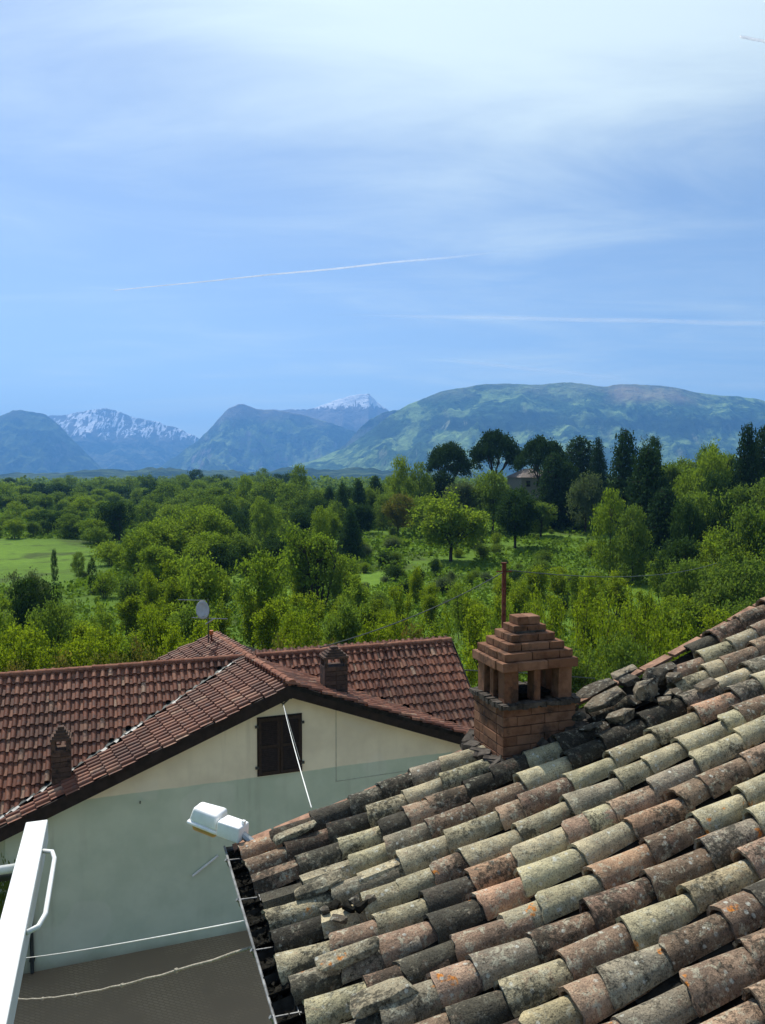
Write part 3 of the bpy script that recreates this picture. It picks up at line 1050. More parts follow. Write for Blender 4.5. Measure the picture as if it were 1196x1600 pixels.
def small_chimney(px, py_base, depth_plane, w, d, h, mat, openings):
    """brick chimney of the tiled house with a stepped cap"""
    base = depth_plane
    ch = MB()
    u, v = HU, -NW
    ch.box(base + ZU * (h * .30 - .35), (u, v, ZU), (w / 2, d / 2, h * .30 + .35))
    co = hpart(ch, 'chimney', mat)
    top = base + ZU * (h * .60)

    def sub(name, mb):
        o = mb.build(name, mat, co); o.matrix_parent_inverse = HROOT
    for sx in (-1, 1):
        for sy in (-1, 1):
            p = MB(); p.box(top + u * (sx * (w / 2 - .05)) + v * (sy * (d / 2 - .05)) + ZU * (h * .085), (u, v, ZU), (.048, .048, h * .085)); sub('pier', p)
    z = h * .77
    for i in range(5):
        k = 1.08 - i * .19
        p = MB(); p.box(base + ZU * (z + h * .023), (u, v, ZU), (w / 2 * k, d / 2 * k, h * .0225)); sub('cap_course', p)
        z += h * .046
    for i in range(6):
        for s in (-1, 1):
            p = MB()
            p.box(base + ZU * (.08 + i * .13) + u * (s * w / 4 * (1 if i % 2 else .98)) - v * (d / 2 + .006), (u, v, ZU), (w / 4 - .008, .012, .055)); sub('brick', p)


pL = on_plane(97, 1219, APEX, N_L)
small_chimney(97, 1219, pL, .44, .42, 1.36, M['brick_dark'], True)
pR = on_plane(522, 1079, APEX, N_R)
small_chimney(522, 1079, pR - ZU * .05, .66, .5, 1.30, M['brick_dark'], False)


# ------------------------------------------------------------------ aerial mast, cables, rusty pole
A0 = on_plane(326, 1006, APEX, N_L)
ant = empty('television_mast', A0, 'thin mast with white satellite dish and aerial rods on the red roof', 'antenna')
ms = MB(); sc_ = A0.y / FPX
top = A0 + ZU * (71 * sc_)
ms.tube([A0 - ZU * .15, top], .022, 6)
ms.build('mast', M['dark_metal'], ant)
ds = MB()
dc = at_depth(317, 953, A0.y - .35)
dn = (Vector((.42, -.85, .25))).normalized()
da = dn.cross(ZU).normalized(); db = da.cross(dn)
ring = 18; Rd = 14.5 * sc_
ds.v.append(tuple(dc - dn * .07)); prev = None
for i, rr in enumerate((.35, .7, 1.0)):
    for j in range(ring):
        t = 2 * math.pi * j / ring
        ds.v.append(tuple(dc - dn * (.07 * (1 - rr * rr)) + da * (Rd * .72 * rr * math.cos(t)) + db * (Rd * rr * math.sin(t))))
for j in range(ring):
    ds.f.append((0, 1 + j, 1 + (j + 1) % ring))
    for i in range(2):
        ds.f.append((1 + i * ring + j, 1 + i * ring + (j + 1) % ring, 1 + (i + 1) * ring + (j + 1) % ring, 1 + (i + 1) * ring + j))
dish = ds.build('dish', M['dish'], ant, smooth=True)
so = dish.modifiers.new('thick', 'SOLIDIFY'); so.thickness = .012
aw = MB(); aw.tube([dc - dn * .05 - db * .2, dc + dn * .33 - db * .25], .012, 5); aw.box(dc + dn * .36 - db * .22, (da, dn, db), (.035, .05, .035)); aw.tube([dc - dn * .06, Vector((A0.x, A0.y, dc.z))], .018, 5)
aw.build('feed_arm', M['grey_metal'], ant)
rods = MB()
for y0, x0, x1 in ((937, 279, 322), (965, 300, 325), (966, 326, 356)):
    rods.tube([at_depth(x0, y0, A0.y), at_depth(x1, y0 + 1, A0.y)], .014, 5)
rods.tube([at_depth(322, 975, A0.y), at_depth(336, 966, A0.y - .1)], .022, 5)
rods.build('aerial_rods', M['grey_metal'], ant)
st = MB()
s0 = on_plane(331, 1004, APEX, N_L)
st.tube([s0 - ZU * .1, s0 + ZU * .42], .03, 6); st.tube([s0 + ZU * .2, A0 + ZU * .3], .015, 5)
st.build('support_post', M['rust'], ant)
ob = MB(); ob.box(at_depth(330.5, 988, A0.y - .05), AX, (.06, .06, .065)); ob.build('amplifier_box', M['orange_box'], ant, bevel=.008)


def sag_points(a, b, sag, n=14):
    return [a.lerp(b, i / n) - ZU * (4 * sag * (i / n) * (1 - i / n)) for i in range(n + 1)]


def cable(name, pts, r, mat, label, cat='cable', group=None, knots=None):
    mb = MB(); mb.tube(pts, r, 5)
    o = mb.build(name, mat, None, smooth=True)
    tag(o, label, cat, group)
    if knots:
        for k in knots:
            kb = MB(); kb.box(k, (Vector((.7, .7, 0)), Vector((-.7, .7, 0)), ZU), (.016, .012, .02))
            ko = kb.build('knot', mat, o, bevel=.005); ko.matrix_parent_inverse = Matrix()
    return o


pole_b = at_depth(788, 880, 30.0)
pole = MB()
pole.box(Vector((pole_b.x, pole_b.y, (pole_b.z - 12.5) / 2)), AX, (.075, .075, (pole_b.z + 12.5) / 2))
po = pole.build('rusty_pole', M['rust'])
tag(po, 'rust red square iron pole standing behind the brick chimney', 'pole')
pc = MB(); pc.tube([pole_b + Vector((-.3, 0, -.33)), pole_b + Vector((.3, 0, -.33))], .03, 6)
pc.box(pole_b + Vector((0, 0, .012)), AX, (.10, .10, .014))
pco = pc.build('crossbar', M['rust'], po); pco.matrix_parent_inverse = Matrix()
PT = pole_b + Vector((0, 0, -.33))
cable('power_cable', sag_points(PT, at_depth(500, 1012, 22.5), .25), .019, M['cable'], 'dark cable falling from the rusty pole to the red roof ridge')
cable('power_cable', sag_points(PT + Vector((.2, 0, .05)), at_depth(1120, 880, 60), .6), .022, M['cable'], 'dark cable running right from the rusty pole above the trees')
cable('power_cable', [at_depth(700, 1046, 28), at_depth(800, 1050, 29), at_depth(930, 1060, 30)], .022, M['cable'], 'thin cable behind the brick chimney near the tile roof edge')
cpt = b2
verge_pt = at_depth(487, 1262, 6.6)
cable('white_cable', sag_points(cpt, verge_pt, .06), .0065, M['white_cable'], 'white cable from the gable bracket down to the old tile roof')
cable('white_cable', [cpt, at_depth(452, 1130, cpt.y - .05), at_depth(469, 1188, s_br.y - .06), at_depth(471, 1196, s_br.y - .05)], .009, M['white_cable'], 'thin grey cable hanging across the brown shutter')


# ------------------------------------------------------------------ our own house: old tile roof, chimney, gutter
TH = math.atan(.345)
RU = Vector((math.cos(TH), math.sin(TH), 0)); RV = Vector((-math.sin(TH), math.cos(TH), 0))
E0 = at_height(368, 1312, -2.75)


def zroof(a):
    return .235 * a + .016 * max(a, 0) ** 2


def rp(a, b, up=0.0):
    """point of the tile roof: a metres in from the eave, b metres from the far verge (negative = nearer), up above the tile crowns"""
    return E0 + RU * a + RV * b + ZU * (zroof(a) + up + .018 * math.sin(b * 2.1 + a * 1.3))


def rframe(a, b, up=0.0):
    s = (rp(a + .2, b) - rp(a - .2, b)).normalized()
    n = s.cross(RV).normalized()
    m = Matrix((s, RV, n)).transposed().to_4x4()
    m.translation = rp(a, b) + n * up
    return m


def roof_px(px, py, up=0.0):
    """(a, b) of the roof point seen at a photo pixel"""
    r = ray(px, py)
    t = 3.0
    for _ in range(60):
        p = r * t - E0
        f = p.z - zroof(p.dot(RU)) - up
        t += f * 1.2
    p = r * t - E0
    return p.dot(RU), p.dot(RV)


near = empty('old_house', (E0.x + 2, E0.y - 2, -12.0), 'old house with weathered clay barrel tile roof, brick chimney and gutter in front', 'house')
NROOT = Matrix()
A_MAX, B_MIN = 7.6, -5.2
# roof deck under the tiles
dk = MB()
na, nb = 16, 8
for i in range(na + 1):
    for j in range(nb + 1):
        dk.v.append(tuple(rp(.0 + A_MAX * i / na, -.02 + (B_MIN + .02) * j / nb, -.125)))
for i in range(na):
    for j in range(nb):
        q = i * (nb + 1) + j
        dk.f.append((q, q + 1, q + nb + 2, q + nb + 1))
nroof = dk.build('roof', M['deck'], near)
sol = nroof.modifiers.new('thick', 'SOLIDIFY'); sol.thickness = .08; sol.offset = -1 if nroof.data.polygons[0].normal.z > 0 else 1
# walls of our house below the roof
ow = MB()
a0, b0 = .38, -.30
tops = [rp(a0 + (A_MAX - a0) * i / 12, b0, -.30) for i in range(13)]
ow.prism([Vector((tops[0].x, tops[0].y, -12.2)), Vector((tops[-1].x, tops[-1].y, -12.2))] + tops[::-1], -RV * .3)
e = rp(a0, b0 - .3, -.24); e2 = rp(a0, B_MIN, -.24)
ow.prism([Vector((e.x, e.y, -12.2)), Vector((e2.x, e2.y, -12.2)), e2, e], RU * .3)
ow.build('wall', M['plain_wall'], near)


def coppo(seed, angular=False, broken=False, short=False):
    """old hand-made barrel tile; x from its lower, wide end up the slope"""
    rnd = random.Random(seed)
    L = .30 if short else .46
    w0, w1, t = .198 + rnd.uniform(-.012, .012), .152, .019
    if angular:
        angs = [0, math.radians(62), math.radians(118), math.pi]
    else:
        angs = [math.pi * i / 8 for i in range(9)]
    n = len(angs); nl = 5
    skew = rnd.uniform(-.02, .02)
    ph = rnd.uniform(0, 6)
    v = []
    for i in range(nl):
        x = L * i / (nl - 1); k = i / (nl - 1)
        w = w0 + (w1 - w0) * k
        hh = w * (.54 if not angular else .46)
        for j, a in enumerate(angs):
            dx = 0.0
            if i == 0:
                dx = rnd.uniform(-.008, .008) + skew * math.cos(a) + (.10 * max(0, math.cos(a) - .15) if broken else 0)
            rr = 1 + .025 * math.sin(ph + 3 * a + 9 * x) + rnd.uniform(-.010, .010)
            v.append((x + dx, w / 2 * rr * math.cos(a), hh * rr * math.sin(a)))
    o0 = len(v)
    for i in (0, nl - 1):
        for j in range(n):
            x, y, z = v[i * n + j]
            a = angs[j]; w = w0 if i == 0 else w1
            v.append((x + (.001 if i == 0 else 0), y - t * math.cos(a), z - t * (math.sin(a)) if 0 < j < n - 1 else z))
    f = []
    for i in range(nl - 1):
        for j in range(n - 1):
            f.append((i * n + j, (i + 1) * n + j, (i + 1) * n + j + 1, i * n + j + 1))
    for j in range(n - 1):
        f.append((o0 + j, o0 + j + 1, o0 + n + j + 1, o0 + n + j))       # inside
        f.append((j, j + 1, o0 + j + 1, o0 + j))                          # lower lip
    for j in (0, n - 1):
        for i in range(nl - 1):
            pass
        f.append((j, o0 + j, o0 + n + j, (nl - 1) * n + j))
    me = mesh('roof_tile', v, f)
    bm = bmesh.new(); bm.from_mesh(me); bmesh.ops.recalc_face_normals(bm, faces=bm.faces); bm.to_mesh(me); bm.free()
    me.polygons.foreach_set('use_smooth', [True] * len(me.polygons)); me.set_sharp_from_angle(angle=math.radians(38))
    me.materials.append(M['old_tile'])
    return me


CO = [coppo(100 + i) for i in range(10)]
CO_B = [coppo(200 + i, broken=True) for i in range(4)]
CO_A = [coppo(300 + i, angular=True) for i in range(4)]
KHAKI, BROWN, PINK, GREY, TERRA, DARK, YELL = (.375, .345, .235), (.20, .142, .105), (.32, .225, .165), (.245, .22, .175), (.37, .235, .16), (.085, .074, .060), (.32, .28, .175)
CH_A, CH_B = (2.03, 2.69), (-.445, .08)           # footprint of the chimney on the roof
placed = []
ROWS = 21
B_STEP = .238
for j in range(ROWS):
    b = -.115 - B_STEP * j + random.uniform(-.012, .012)
    a = .01 + random.uniform(-.03, .04)
    k = 0
    while a < A_MAX - .45:
        ex = random.choice((.30, .34, .36, .37, .37, .38, .38, .40))
        if a < 1.2 or b > -.6: ex *= .82
        if random.random() < .13: ex = random.uniform(.16, .22)
        skip = (CH_A[0] - .40 < a < CH_A[1] - .02 and CH_B[0] - .13 < b < CH_B[1] + .1)
        if j == 0 and 2.0 < a < 4.0: skip = True
        if j in (1, 2) and 2.6 < a < 3.5 and random.random() < .8: skip = True
        if not skip:
            placed.append((j, a + random.uniform(-.01, .01), b + random.uniform(-.010, .010), k, ex))
        a += ex
        k += 1


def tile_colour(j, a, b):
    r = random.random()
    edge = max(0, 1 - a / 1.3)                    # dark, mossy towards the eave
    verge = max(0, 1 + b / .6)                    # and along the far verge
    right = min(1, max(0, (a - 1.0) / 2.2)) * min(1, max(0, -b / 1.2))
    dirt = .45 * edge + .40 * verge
    if 1.3 < a < 3.1 and -.95 < b < -.25 and random.random() < .75:  # the chimney's shadow, along with soot, painted into these tiles
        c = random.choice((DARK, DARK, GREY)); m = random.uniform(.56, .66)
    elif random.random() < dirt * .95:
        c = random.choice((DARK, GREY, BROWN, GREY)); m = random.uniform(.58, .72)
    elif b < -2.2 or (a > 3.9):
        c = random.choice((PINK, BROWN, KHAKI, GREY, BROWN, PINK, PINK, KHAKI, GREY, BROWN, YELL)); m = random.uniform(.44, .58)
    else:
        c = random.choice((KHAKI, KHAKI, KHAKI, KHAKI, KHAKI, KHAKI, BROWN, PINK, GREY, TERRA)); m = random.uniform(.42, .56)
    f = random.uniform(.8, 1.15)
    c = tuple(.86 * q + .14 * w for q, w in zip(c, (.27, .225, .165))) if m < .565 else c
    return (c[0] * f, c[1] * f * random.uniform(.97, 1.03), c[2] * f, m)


objs = []
for (j, a, b, k, ex) in placed:
    ang = random.random()
    me = random.choice(CO)
    if a < 1.2 and ang < .16: me = random.choice(CO_A)
    elif ang > .86: me = random.choice(CO_B)
    m = rframe(a + .2, b, -.112)
    yaw = Matrix.Rotation(random.gauss(0, .028), 4, 'Z'); tilt = Matrix.Rotation(.058 + random.gauss(0, .010), 4, 'Y'); roll = Matrix.Rotation(random.gauss(0, .05), 4, 'X')
    m = m @ Matrix.Translation((-.2, 0, .026 + random.uniform(-.006, .008))) @ yaw @ tilt @ roll
    sc = random.uniform(.92, 1.09)
    m = m @ Matrix.Diagonal((1.0, sc, sc, 1))
    ar = screen_area([m @ Vector((x, y, z)) for x in (0, .4) for y in (-.1, .1) for z in (0, .1)])
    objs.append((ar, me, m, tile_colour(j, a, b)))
objs.sort(key=lambda t: -t[0])
rest_v, rest_f = [], []
for i, (ar, me, m, col) in enumerate(objs):
    if i < 296 and ar > 0:
        o = link('roof_tile', me, None, nroof)
        o.matrix_parent_inverse = NROOT; o.matrix_basis = m
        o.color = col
    else:
        b_ = len(rest_v)
        rest_v += [tuple(m @ v.co) for v in me.vertices]
        rest_f += [tuple(b_ + q for q in p.vertices) for p in me.polygons]
if rest_v:
    o = link('outer_roof_tiles', mesh('outer_roof_tiles', rest_v, rest_f, True, 38), M['old_tile'], nroof)
    o.matrix_parent_inverse = NROOT; o.color = (.22, .17, .13, .5); tag(o, kind='stuff')
# channel tiles lying hollow side up between the rows
cv, cf = [], []
for j in range(ROWS):
    b = -.115 - B_STEP * (j + .5)
    a = -.09
    while a < A_MAX - .4:
        if not (CH_A[0] - .3 < a < CH_A[1] and CH_B[0] - .05 < b < CH_B[1] + .1):
            m = rframe(a + .2, b, -.125) @ Matrix.Translation((-.2, 0, .05)) @ Matrix.Rotation(.04, 4, 'Y')
            base_i = len(cv)
            for x in (0, .44):
                w = .185 if x else .16
                for i in range(6):
                    t = math.pi * (1 + i / 5)
                    cv.append(tuple(m @ Vector((x, w / 2 * math.cos(t), w * .42 * math.sin(t) + .03))))
            for i in range(5):
                cf.append((base_i + i, base_i + i + 1, base_i + 7 + i, base_i + 6 + i))
        a += .38
o = link('channel_tiles', mesh('channel_tiles', cv, cf, True), M['deck'], nroof)  # near-black colour paints in the deep shade between tile rows
o.matrix_parent_inverse = NROOT; tag(o, kind='stuff')


def npart(mb, name, mat, parent=None, **kw):
    o = mb.build(name, mat, parent or near, **kw)
    if parent is not None: o.matrix_parent_inverse = NROOT
    return o


# verge: flat clay strips along the far edge
a = -.02
while a < 6.6:
    ln = random.uniform(.30, .44)
    p = rp(a + ln / 2, .035, -.088 + random.uniform(-.008, .008)); s = (rp(a + ln, 0) - rp(a, 0)).normalized()
    if not (1.98 < a + ln / 2 < 2.72):
        vb = MB(); vb.box(p, (s, RV, s.cross(RV)), (ln / 2 - .004, .05, .014))
        npart(vb, 'verge_tile', M['board'], nroof, bevel=.003)
    a += ln
# gutter
gt = MB()
g_a, g_r = -.006, .068
prof = [(g_r * math.cos(math.pi + t * math.pi / 8), g_r * math.sin(math.pi + t * math.pi / 8)) for t in range(9)]
stns = [.06, -1, -2, -3, -4, -5.2]
outer = []
for b in stns:
    for x, z in prof:
        p = E0 + RU * (g_a + x) + RV * b + ZU * (-.075 + z)
        gt.v.append(tuple(p))
for i in range(len(stns) - 1):
    for k in range(8):
        gt.f.append((i * 9 + k, i * 9 + k + 1, (i + 1) * 9 + k + 1, (i + 1) * 9 + k))
gt.f.append(tuple(range(9)))
gut = npart(gt, 'gutter', M['gutter'], smooth=True, sharp=50)
sg = gut.modifiers.new('thick', 'SOLIDIFY'); sg.thickness = .004
gb = MB()
gb.tube([E0 + RU * (g_a - g_r) + RV * .06 + ZU * -.07, E0 + RU * (g_a - g_r) + RV * -5.2 + ZU * -.07], .009, 6)
npart(gb, 'gutter_bead', M['gutter'], smooth=True)
for b in (-.16, -.72, -1.3, -1.9, -2.6):
    br2 = MB()
    pts = [E0 + RU * (g_a + 1.10 * x) + RV * b + ZU * (-.075 + 1.10 * z) for x, z in prof]
    br2.tube(pts, .008, 4); br2.tube([pts[0], pts[0] + ZU * .012 - RU * .014], .012, 5)
    br2.tube([pts[0] + ZU * .006, E0 + RU * .06 + RV * b + ZU * -.075], .005, 4)
    npart(br2, 'gutter_bracket', M['gutter'])
lb = MB()
for i in range(101):
    b = .04 - 4.2 * i / 100
    for k, x in enumerate((-.058, -.03, .0, .03, .058)):
        lb.v.append(tuple(E0 + RU * (g_a + x) + RV * b + ZU * (-.098 + random.uniform(-.014, .016) + (.03 if k == 4 else 0))))
for i in range(100):
    for k in range(4):
        lb.f.append((i * 5 + k, i * 5 + k + 1, (i + 1) * 5 + k + 1, (i + 1) * 5 + k))
tag(npart(lb, 'litter_bed', M['debris']), kind='stuff')
# dark leaf litter in the gutter: small crumbs
db_ = MB()
for i in range(620):
    b = random.uniform(-3.6, .0); x = random.gauss(.01, .035)
    p = E0 + RU * (g_a + max(-.05, min(.06, x))) + RV * b + ZU * (-.105 + random.uniform(0, .03))
    r = random.uniform(.008, .026)
    d1 = Vector((random.gauss(0, 1), random.gauss(0, 1), random.gauss(0, .6))).normalized(); d2 = d1.orthogonal().normalized()
    db_.add([p + d1 * r, p + d2 * r * .6, p - d1 * r, p - d2 * r * .6 + ZU * .01], [(0, 1, 2), (0, 2, 3)])
tag(npart(db_, 'gutter_litter', M['debris']), kind='stuff')


# the brick chimney
def build_chimney():
    wu, wv = CH_A[1] - CH_A[0], CH_B[1] - CH_B[0]
    cu, cvv = (CH_A[0] + CH_A[1]) / 2, (CH_B[0] + CH_B[1]) / 2
    cen = E0 + RU * cu + RV * cvv
    ztop = at_depth(783, 1107, (E0 + RU * CH_A[0] + RV * CH_B[0]).y).z       # top of the base block
    cen = Vector((cen.x, cen.y, 0))
    core = MB()
    zb = E0.z + zroof(1.9) - .25
    core.box(cen + ZU * ((zb + ztop) / 2 - .005), (RU, RV, ZU), (wu / 2 - .014, wv / 2 - .014, (ztop - zb) / 2))
    ch = npart(core, 'chimney', M['mortar'])

    def brick(c, half, mat='brick', rot=0.0, nm='brick'):
        b = MB()
        q = Matrix.Rotation(rot + random.gauss(0, .008), 3, 'Z')
        ax = (q @ RU, q @ RV, ZU)
        b.box(Vector((0, 0, 0)), AX, half)
        me = mesh('brick', b.v, b.f)
        bm = bmesh.new(); bm.from_mesh(me)
        bmesh.ops.recalc_face_normals(bm, faces=bm.faces)
        bmesh.ops.bevel(bm, geom=list(bm.edges), offset=.004, segments=1, affect='EDGES', clamp_overlap=True)
        for vv in bm.verts:
            vv.co += Vector((random.gauss(0, .0012), random.gauss(0, .0012), random.gauss(0, .0012)))
        bm.to_mesh(me); bm.free()
        o = link(nm, me, M[mat], ch)
        o.matrix_parent_inverse = NROOT
        m = Matrix(ax).transposed().to_4x4(); m.translation = c
        o.matrix_basis = m
        return o

    def course(zc, hz, U_, V_, dep, phase, mat='brick', gap=.006, jit=.003, n_u=None):
        """ring of bricks; U_, V_ outer sizes"""
        for s in (-1, 1):
            # sides along u (front and back)
            x = -U_ / 2
            first = True
            L = n_u or .25
            start = L * (.5 if phase else 1.0)
            while x < U_ / 2 - .01:
                ln = min(start if first else L, U_ / 2 - x)
                if U_ / 2 - (x + ln) < .05: ln = U_ / 2 - x
                brick(cen + RU * (x + ln / 2) + RV * (s * (V_ / 2 - dep / 2) + random.gauss(0, jit)) + ZU * zc, (ln / 2 - gap / 2, dep / 2, hz / 2), mat)
                x += ln; first = False
            # sides along v
            y = -V_ / 2 + dep
            first = True
            while y < V_ / 2 - dep - .01:
                ln = min(L * (1.0 if phase else .6) if first else L, V_ / 2 - dep - y)
                if V_ / 2 - dep - (y + ln) < .05: ln = V_ / 2 - dep - y
                brick(cen + RV * (y + ln / 2) + RU * (s * (U_ / 2 - dep / 2) + random.gauss(0, jit)) + ZU * zc, (dep / 2, ln / 2 - gap / 2, hz / 2), mat)
                y += ln; first = False

    # base block
    ch_h = .078
    nco = int((ztop - zb) / ch_h)
    for i in range(min(nco, 8)):
        course(ztop - ch_h * (i + .5), ch_h - .005, wu, wv, .11, i % 2, gap=.003, jit=.0012)
    # weathered mortar ledge
    lg = MB()
    ncell = 16
    for side, (U1, V1) in enumerate(((RU, RV), (RV, RU))):
        Lh = (wu if side == 0 else wv) / 2 + .012; Wh = (wv if side == 0 else wu) / 2 - .05
        for s in (-1, 1):
            for i in range(ncell):
                t = -Lh + 2 * Lh * (i + .5) / ncell
                r = random.uniform(.012, .024)
                lg.box(cen + U1 * t + V1 * (s * (Wh + random.uniform(.0, .015) + .03)) + ZU * (ztop + random.uniform(.004, .012)), (U1, V1, ZU), (Lh / ncell * 1.15, .045, r))
    npart(lg, 'mortar_ledge', M['mortar'], ch)
    # piers: bricks on end
    ph = .265
    z0 = ztop + .018
    pu, pv = wu - .05, wv - .05
    for sx in (-1, 1):
        for sy in (-1, 1):
            hx, hy = .062, .055
            brick(cen + RU * (sx * (pu / 2 - hx)) + RV * (sy * (pv / 2 - hy)) + ZU * (z0 + ph / 2), (hx, hy, ph / 2), nm='pier')
    for sy in (-1, 1):
        brick(cen + RU * -.01 + RV * (sy * (pv / 2 - .06)) + ZU * (z0 + ph / 2), (.03, .055, ph / 2), nm='pier')
    for sx in (-1, 1):
        brick(cen + RU * (sx * (pu / 2 - .06)) + RV * .0 + ZU * (z0 + ph / 2), (.055, .03, ph / 2), nm='pier')
    z = z0 + ph
    course(z + .036, .07, wu + .03, wv + .03, .12, 1, jit=.004, n_u=.27)
    z += .073
    U_, V_ = wu - .035, wv - .035
    hs = (.066, .064, .062, .060)
    for i, hh in enumerate(hs):
        dep = min(.13, V_ / 2 - .004)
        course(z + hh / 2, hh - .004, U_, V_, dep, i % 2, 'brick' if i > 0 else 'brick', jit=.003)
        z += hh
        U_ -= .108; V_ -= .098
    for s in (-1, 1):
        brick(cen + RU * (s * .052) + ZU * (z + .034), (.050, .075, .033))
    # cement filling that joins the cap from inside
    fc = MB(); fc.box(cen + ZU * (z0 + ph + .16), (RU, RV, ZU), (.13, .10, .12)); fc.box(cen + ZU * (z0 + ph + .05), (RU, RV, ZU), (wu / 2 - .09, wv / 2 - .09, .025))
    npart(fc, 'cap_filling', M['mortar'], ch)
    # black flue pot inside
    fp = MB(); fp.box(cen + ZU * (z0 + .02), (RU, RV, ZU), (wu / 2 - .15, wv / 2 - .15, .02)); npart(fp, 'flue', M['debris'], ch)
    # cement skirt round the foot
    sk = MB()
    for i in range(46):
        t = i / 46 * 2 * math.pi
        x = max(-1, min(1, 1.35 * math.cos(t))) * (wu / 2 + .05); y = max(-1, min(1, 1.35 * math.sin(t))) * (wv / 2 + .05)
        p = rp(cu + x, cvv + y, -.075)
        q = Matrix.Rotation(random.uniform(0, 3), 3, 'Z') @ Matrix.Rotation(random.gauss(0, .35), 3, 'X')
        r = random.uniform(.04, .085)
        sk.box(p + ZU * random.uniform(-.01, .03), (q @ AX[0], q @ AX[1], q @ AX[2]), (r, r * .8, r * .45))
    npart(sk, 'cement_skirt', M['mortar'], ch)


build_chimney()


# ------------------------------------------------------------------ stones and rubble lying on the tiles
def stone_mesh(size, seed, flat=1.0):
    rnd = random.Random(seed)
    bm = bmesh.new()
    for i in range(26):
        v = Vector((rnd.uniform(-1, 1), rnd.uniform(-1, 1), rnd.uniform(-1, 1)))
        mx = max(abs(v.x), abs(v.y), abs(v.z)); v = v / mx * (.75 + .25 * rnd.random())
        v = Vector((v.x * size[0], v.y * size[1], v.z * size[2]))
        bm.verts.new(v)
    g = bmesh.ops.convex_hull(bm, input=bm.verts)
    junk = [e for e in g['geom_interior'] if isinstance(e, bmesh.types.BMVert)]
    bmesh.ops.delete(bm, geom=junk, context='VERTS')
    bmesh.ops.bevel(bm, geom=list(bm.edges), offset=min(size) * .12, segments=1, affect='EDGES', clamp_overlap=True)
    me = bpy.data.meshes.new('loose_stone'); bm.to_mesh(me); bm.free()
    me.materials.append(M['stone'])
    return me


def stone(px, py, length, width, height, yaw, label, lift=0.0, pitch=0.0, seed=None, cat='stone', name='loose_stone', mat=None, group='loose stones on the old roof'):
    a, b = roof_px(px, py)
    height *= .78
    m = rframe(a, b, height * .7 - .03 + lift * .7) @ Matrix.Rotation(yaw, 4, 'Z') @ Matrix.Rotation(pitch, 4, 'Y')
    me = stone_mesh((length / 2, width / 2, height / 2), seed if seed is not None else int(px * 7 + py))
    if mat: me.materials.clear(); me.materials.append(mat)
    o = link(name, me, None, None, m)
    o.color = (.25, .225, .165, .55)
    return tag(o, label, cat, group)


SPILE = [
    (934, 1088, .46, .20, .12, .10, 'long pale flat stone right behind the brick chimney', .05, 0.05),
    (950, 1105, .42, .17, .16, .05, 'long dark stone slab just right of the brick chimney', .02, 0.0),
    (985, 1072, .17, .13, .10, .2, 'small squarish dark stone on top of the stone pile', .05, 0),
    (1026, 1072, .22, .17, .20, .5, 'tall pointed grey rock in the stone pile on the roof', .02, .5),
    (1034, 1052, .34, .15, .05, .05, 'thin dark slate at the top of the stone pile', .06, .0),
    (978, 1058, .25, .12, .07, .0, 'flat dark slate at the far edge of the stone pile', .08, 0),
    (1056, 1068, .16, .13, .11, .7, 'brownish stone leaning right of the tall pointed rock', .04, .3),
    (1009, 1097, .22, .17, .20, .2, 'square block shaped stone in front of the tall rock', .03, 0),
    (1040, 1100, .14, .12, .08, .9, 'small light stone low in the front of the pile', .02, 0),
    (1060, 1084, .13, .09, .05, 1.3, 'small flat chip below the brownish stone', .02, 0),
    (1106, 1077, .22, .12, .06, .1, 'flat pale stone alone on the tiles right of the pile', .05, 0),
    (905, 1128, .12, .10, .10, .4, 'round dark cobble at the right foot of the chimney', .02, 0),
    (973, 1128, .22, .16, .12, .3, 'grey mossy stone half sunk between the tiles below the pile', .01, 0),
    (925, 1140, .20, .09, .04, -.5, 'pinkish broken tile shard beside the chimney foot', .03, 0),
]
for i, (px, py, l, w, h, yaw, lab, lift, pit) in enumerate(SPILE):
    stone(px, py, l, w, h, yaw, lab, lift, pit)
for i in range(26):
    px, py = random.uniform(900, 1085), random.uniform(1048, 1125)
    if py < 1128 - (px - 900) * .48 or py > 1150 - (px - 900) * .36: continue
    stone(px, py, random.uniform(.06, .14), random.uniform(.05, .10), random.uniform(.025, .06), random.uniform(0, 3), 'small dark chip of rubble between the bigger stones of the pile', random.uniform(0, .02), random.gauss(0, .3), name='rubble_chip', cat='rubble chip', group='rubble chips in the stone pile')
SLAB = [
    (462, 1306, .40, .13, .10, 'long grey slab lying on the tiles near the gutter corner'),
    (500, 1385, .42, .14, .10, 'speckled brown slab on the tiles above the broken hollow'),
    (545, 1500, .42, .14, .11, 'reddish white spotted slab among the lower left tiles'),
    (595, 1568, .42, .20, .11, 'pale slab with orange lichen at the bottom edge'),
]
for px, py, l, w, h, lab in SLAB:
    stone(px, py, l * .9, w * .85, h * .8, random.gauss(0, .05), lab, .022, 0, mat=M['old_tile'], name='stone_slab', group='slabs weighing down the old tiles')
for k, (px, py) in enumerate([(508, 1420), (522, 1408), (530, 1432), (545, 1415), (556, 1404), (566, 1412), (578, 1402)]):
    stone(px, py, random.uniform(.07, .13), random.uniform(.05, .09), random.uniform(.04, .07), random.uniform(0, 3), 'black tile fragment in the broken hollow among the lower left tiles', .0, random.gauss(0, .3), cat='tile fragment', name='tile_fragment', mat=M['debris'] if k % 2 else None, group='fragments in the broken hollow')


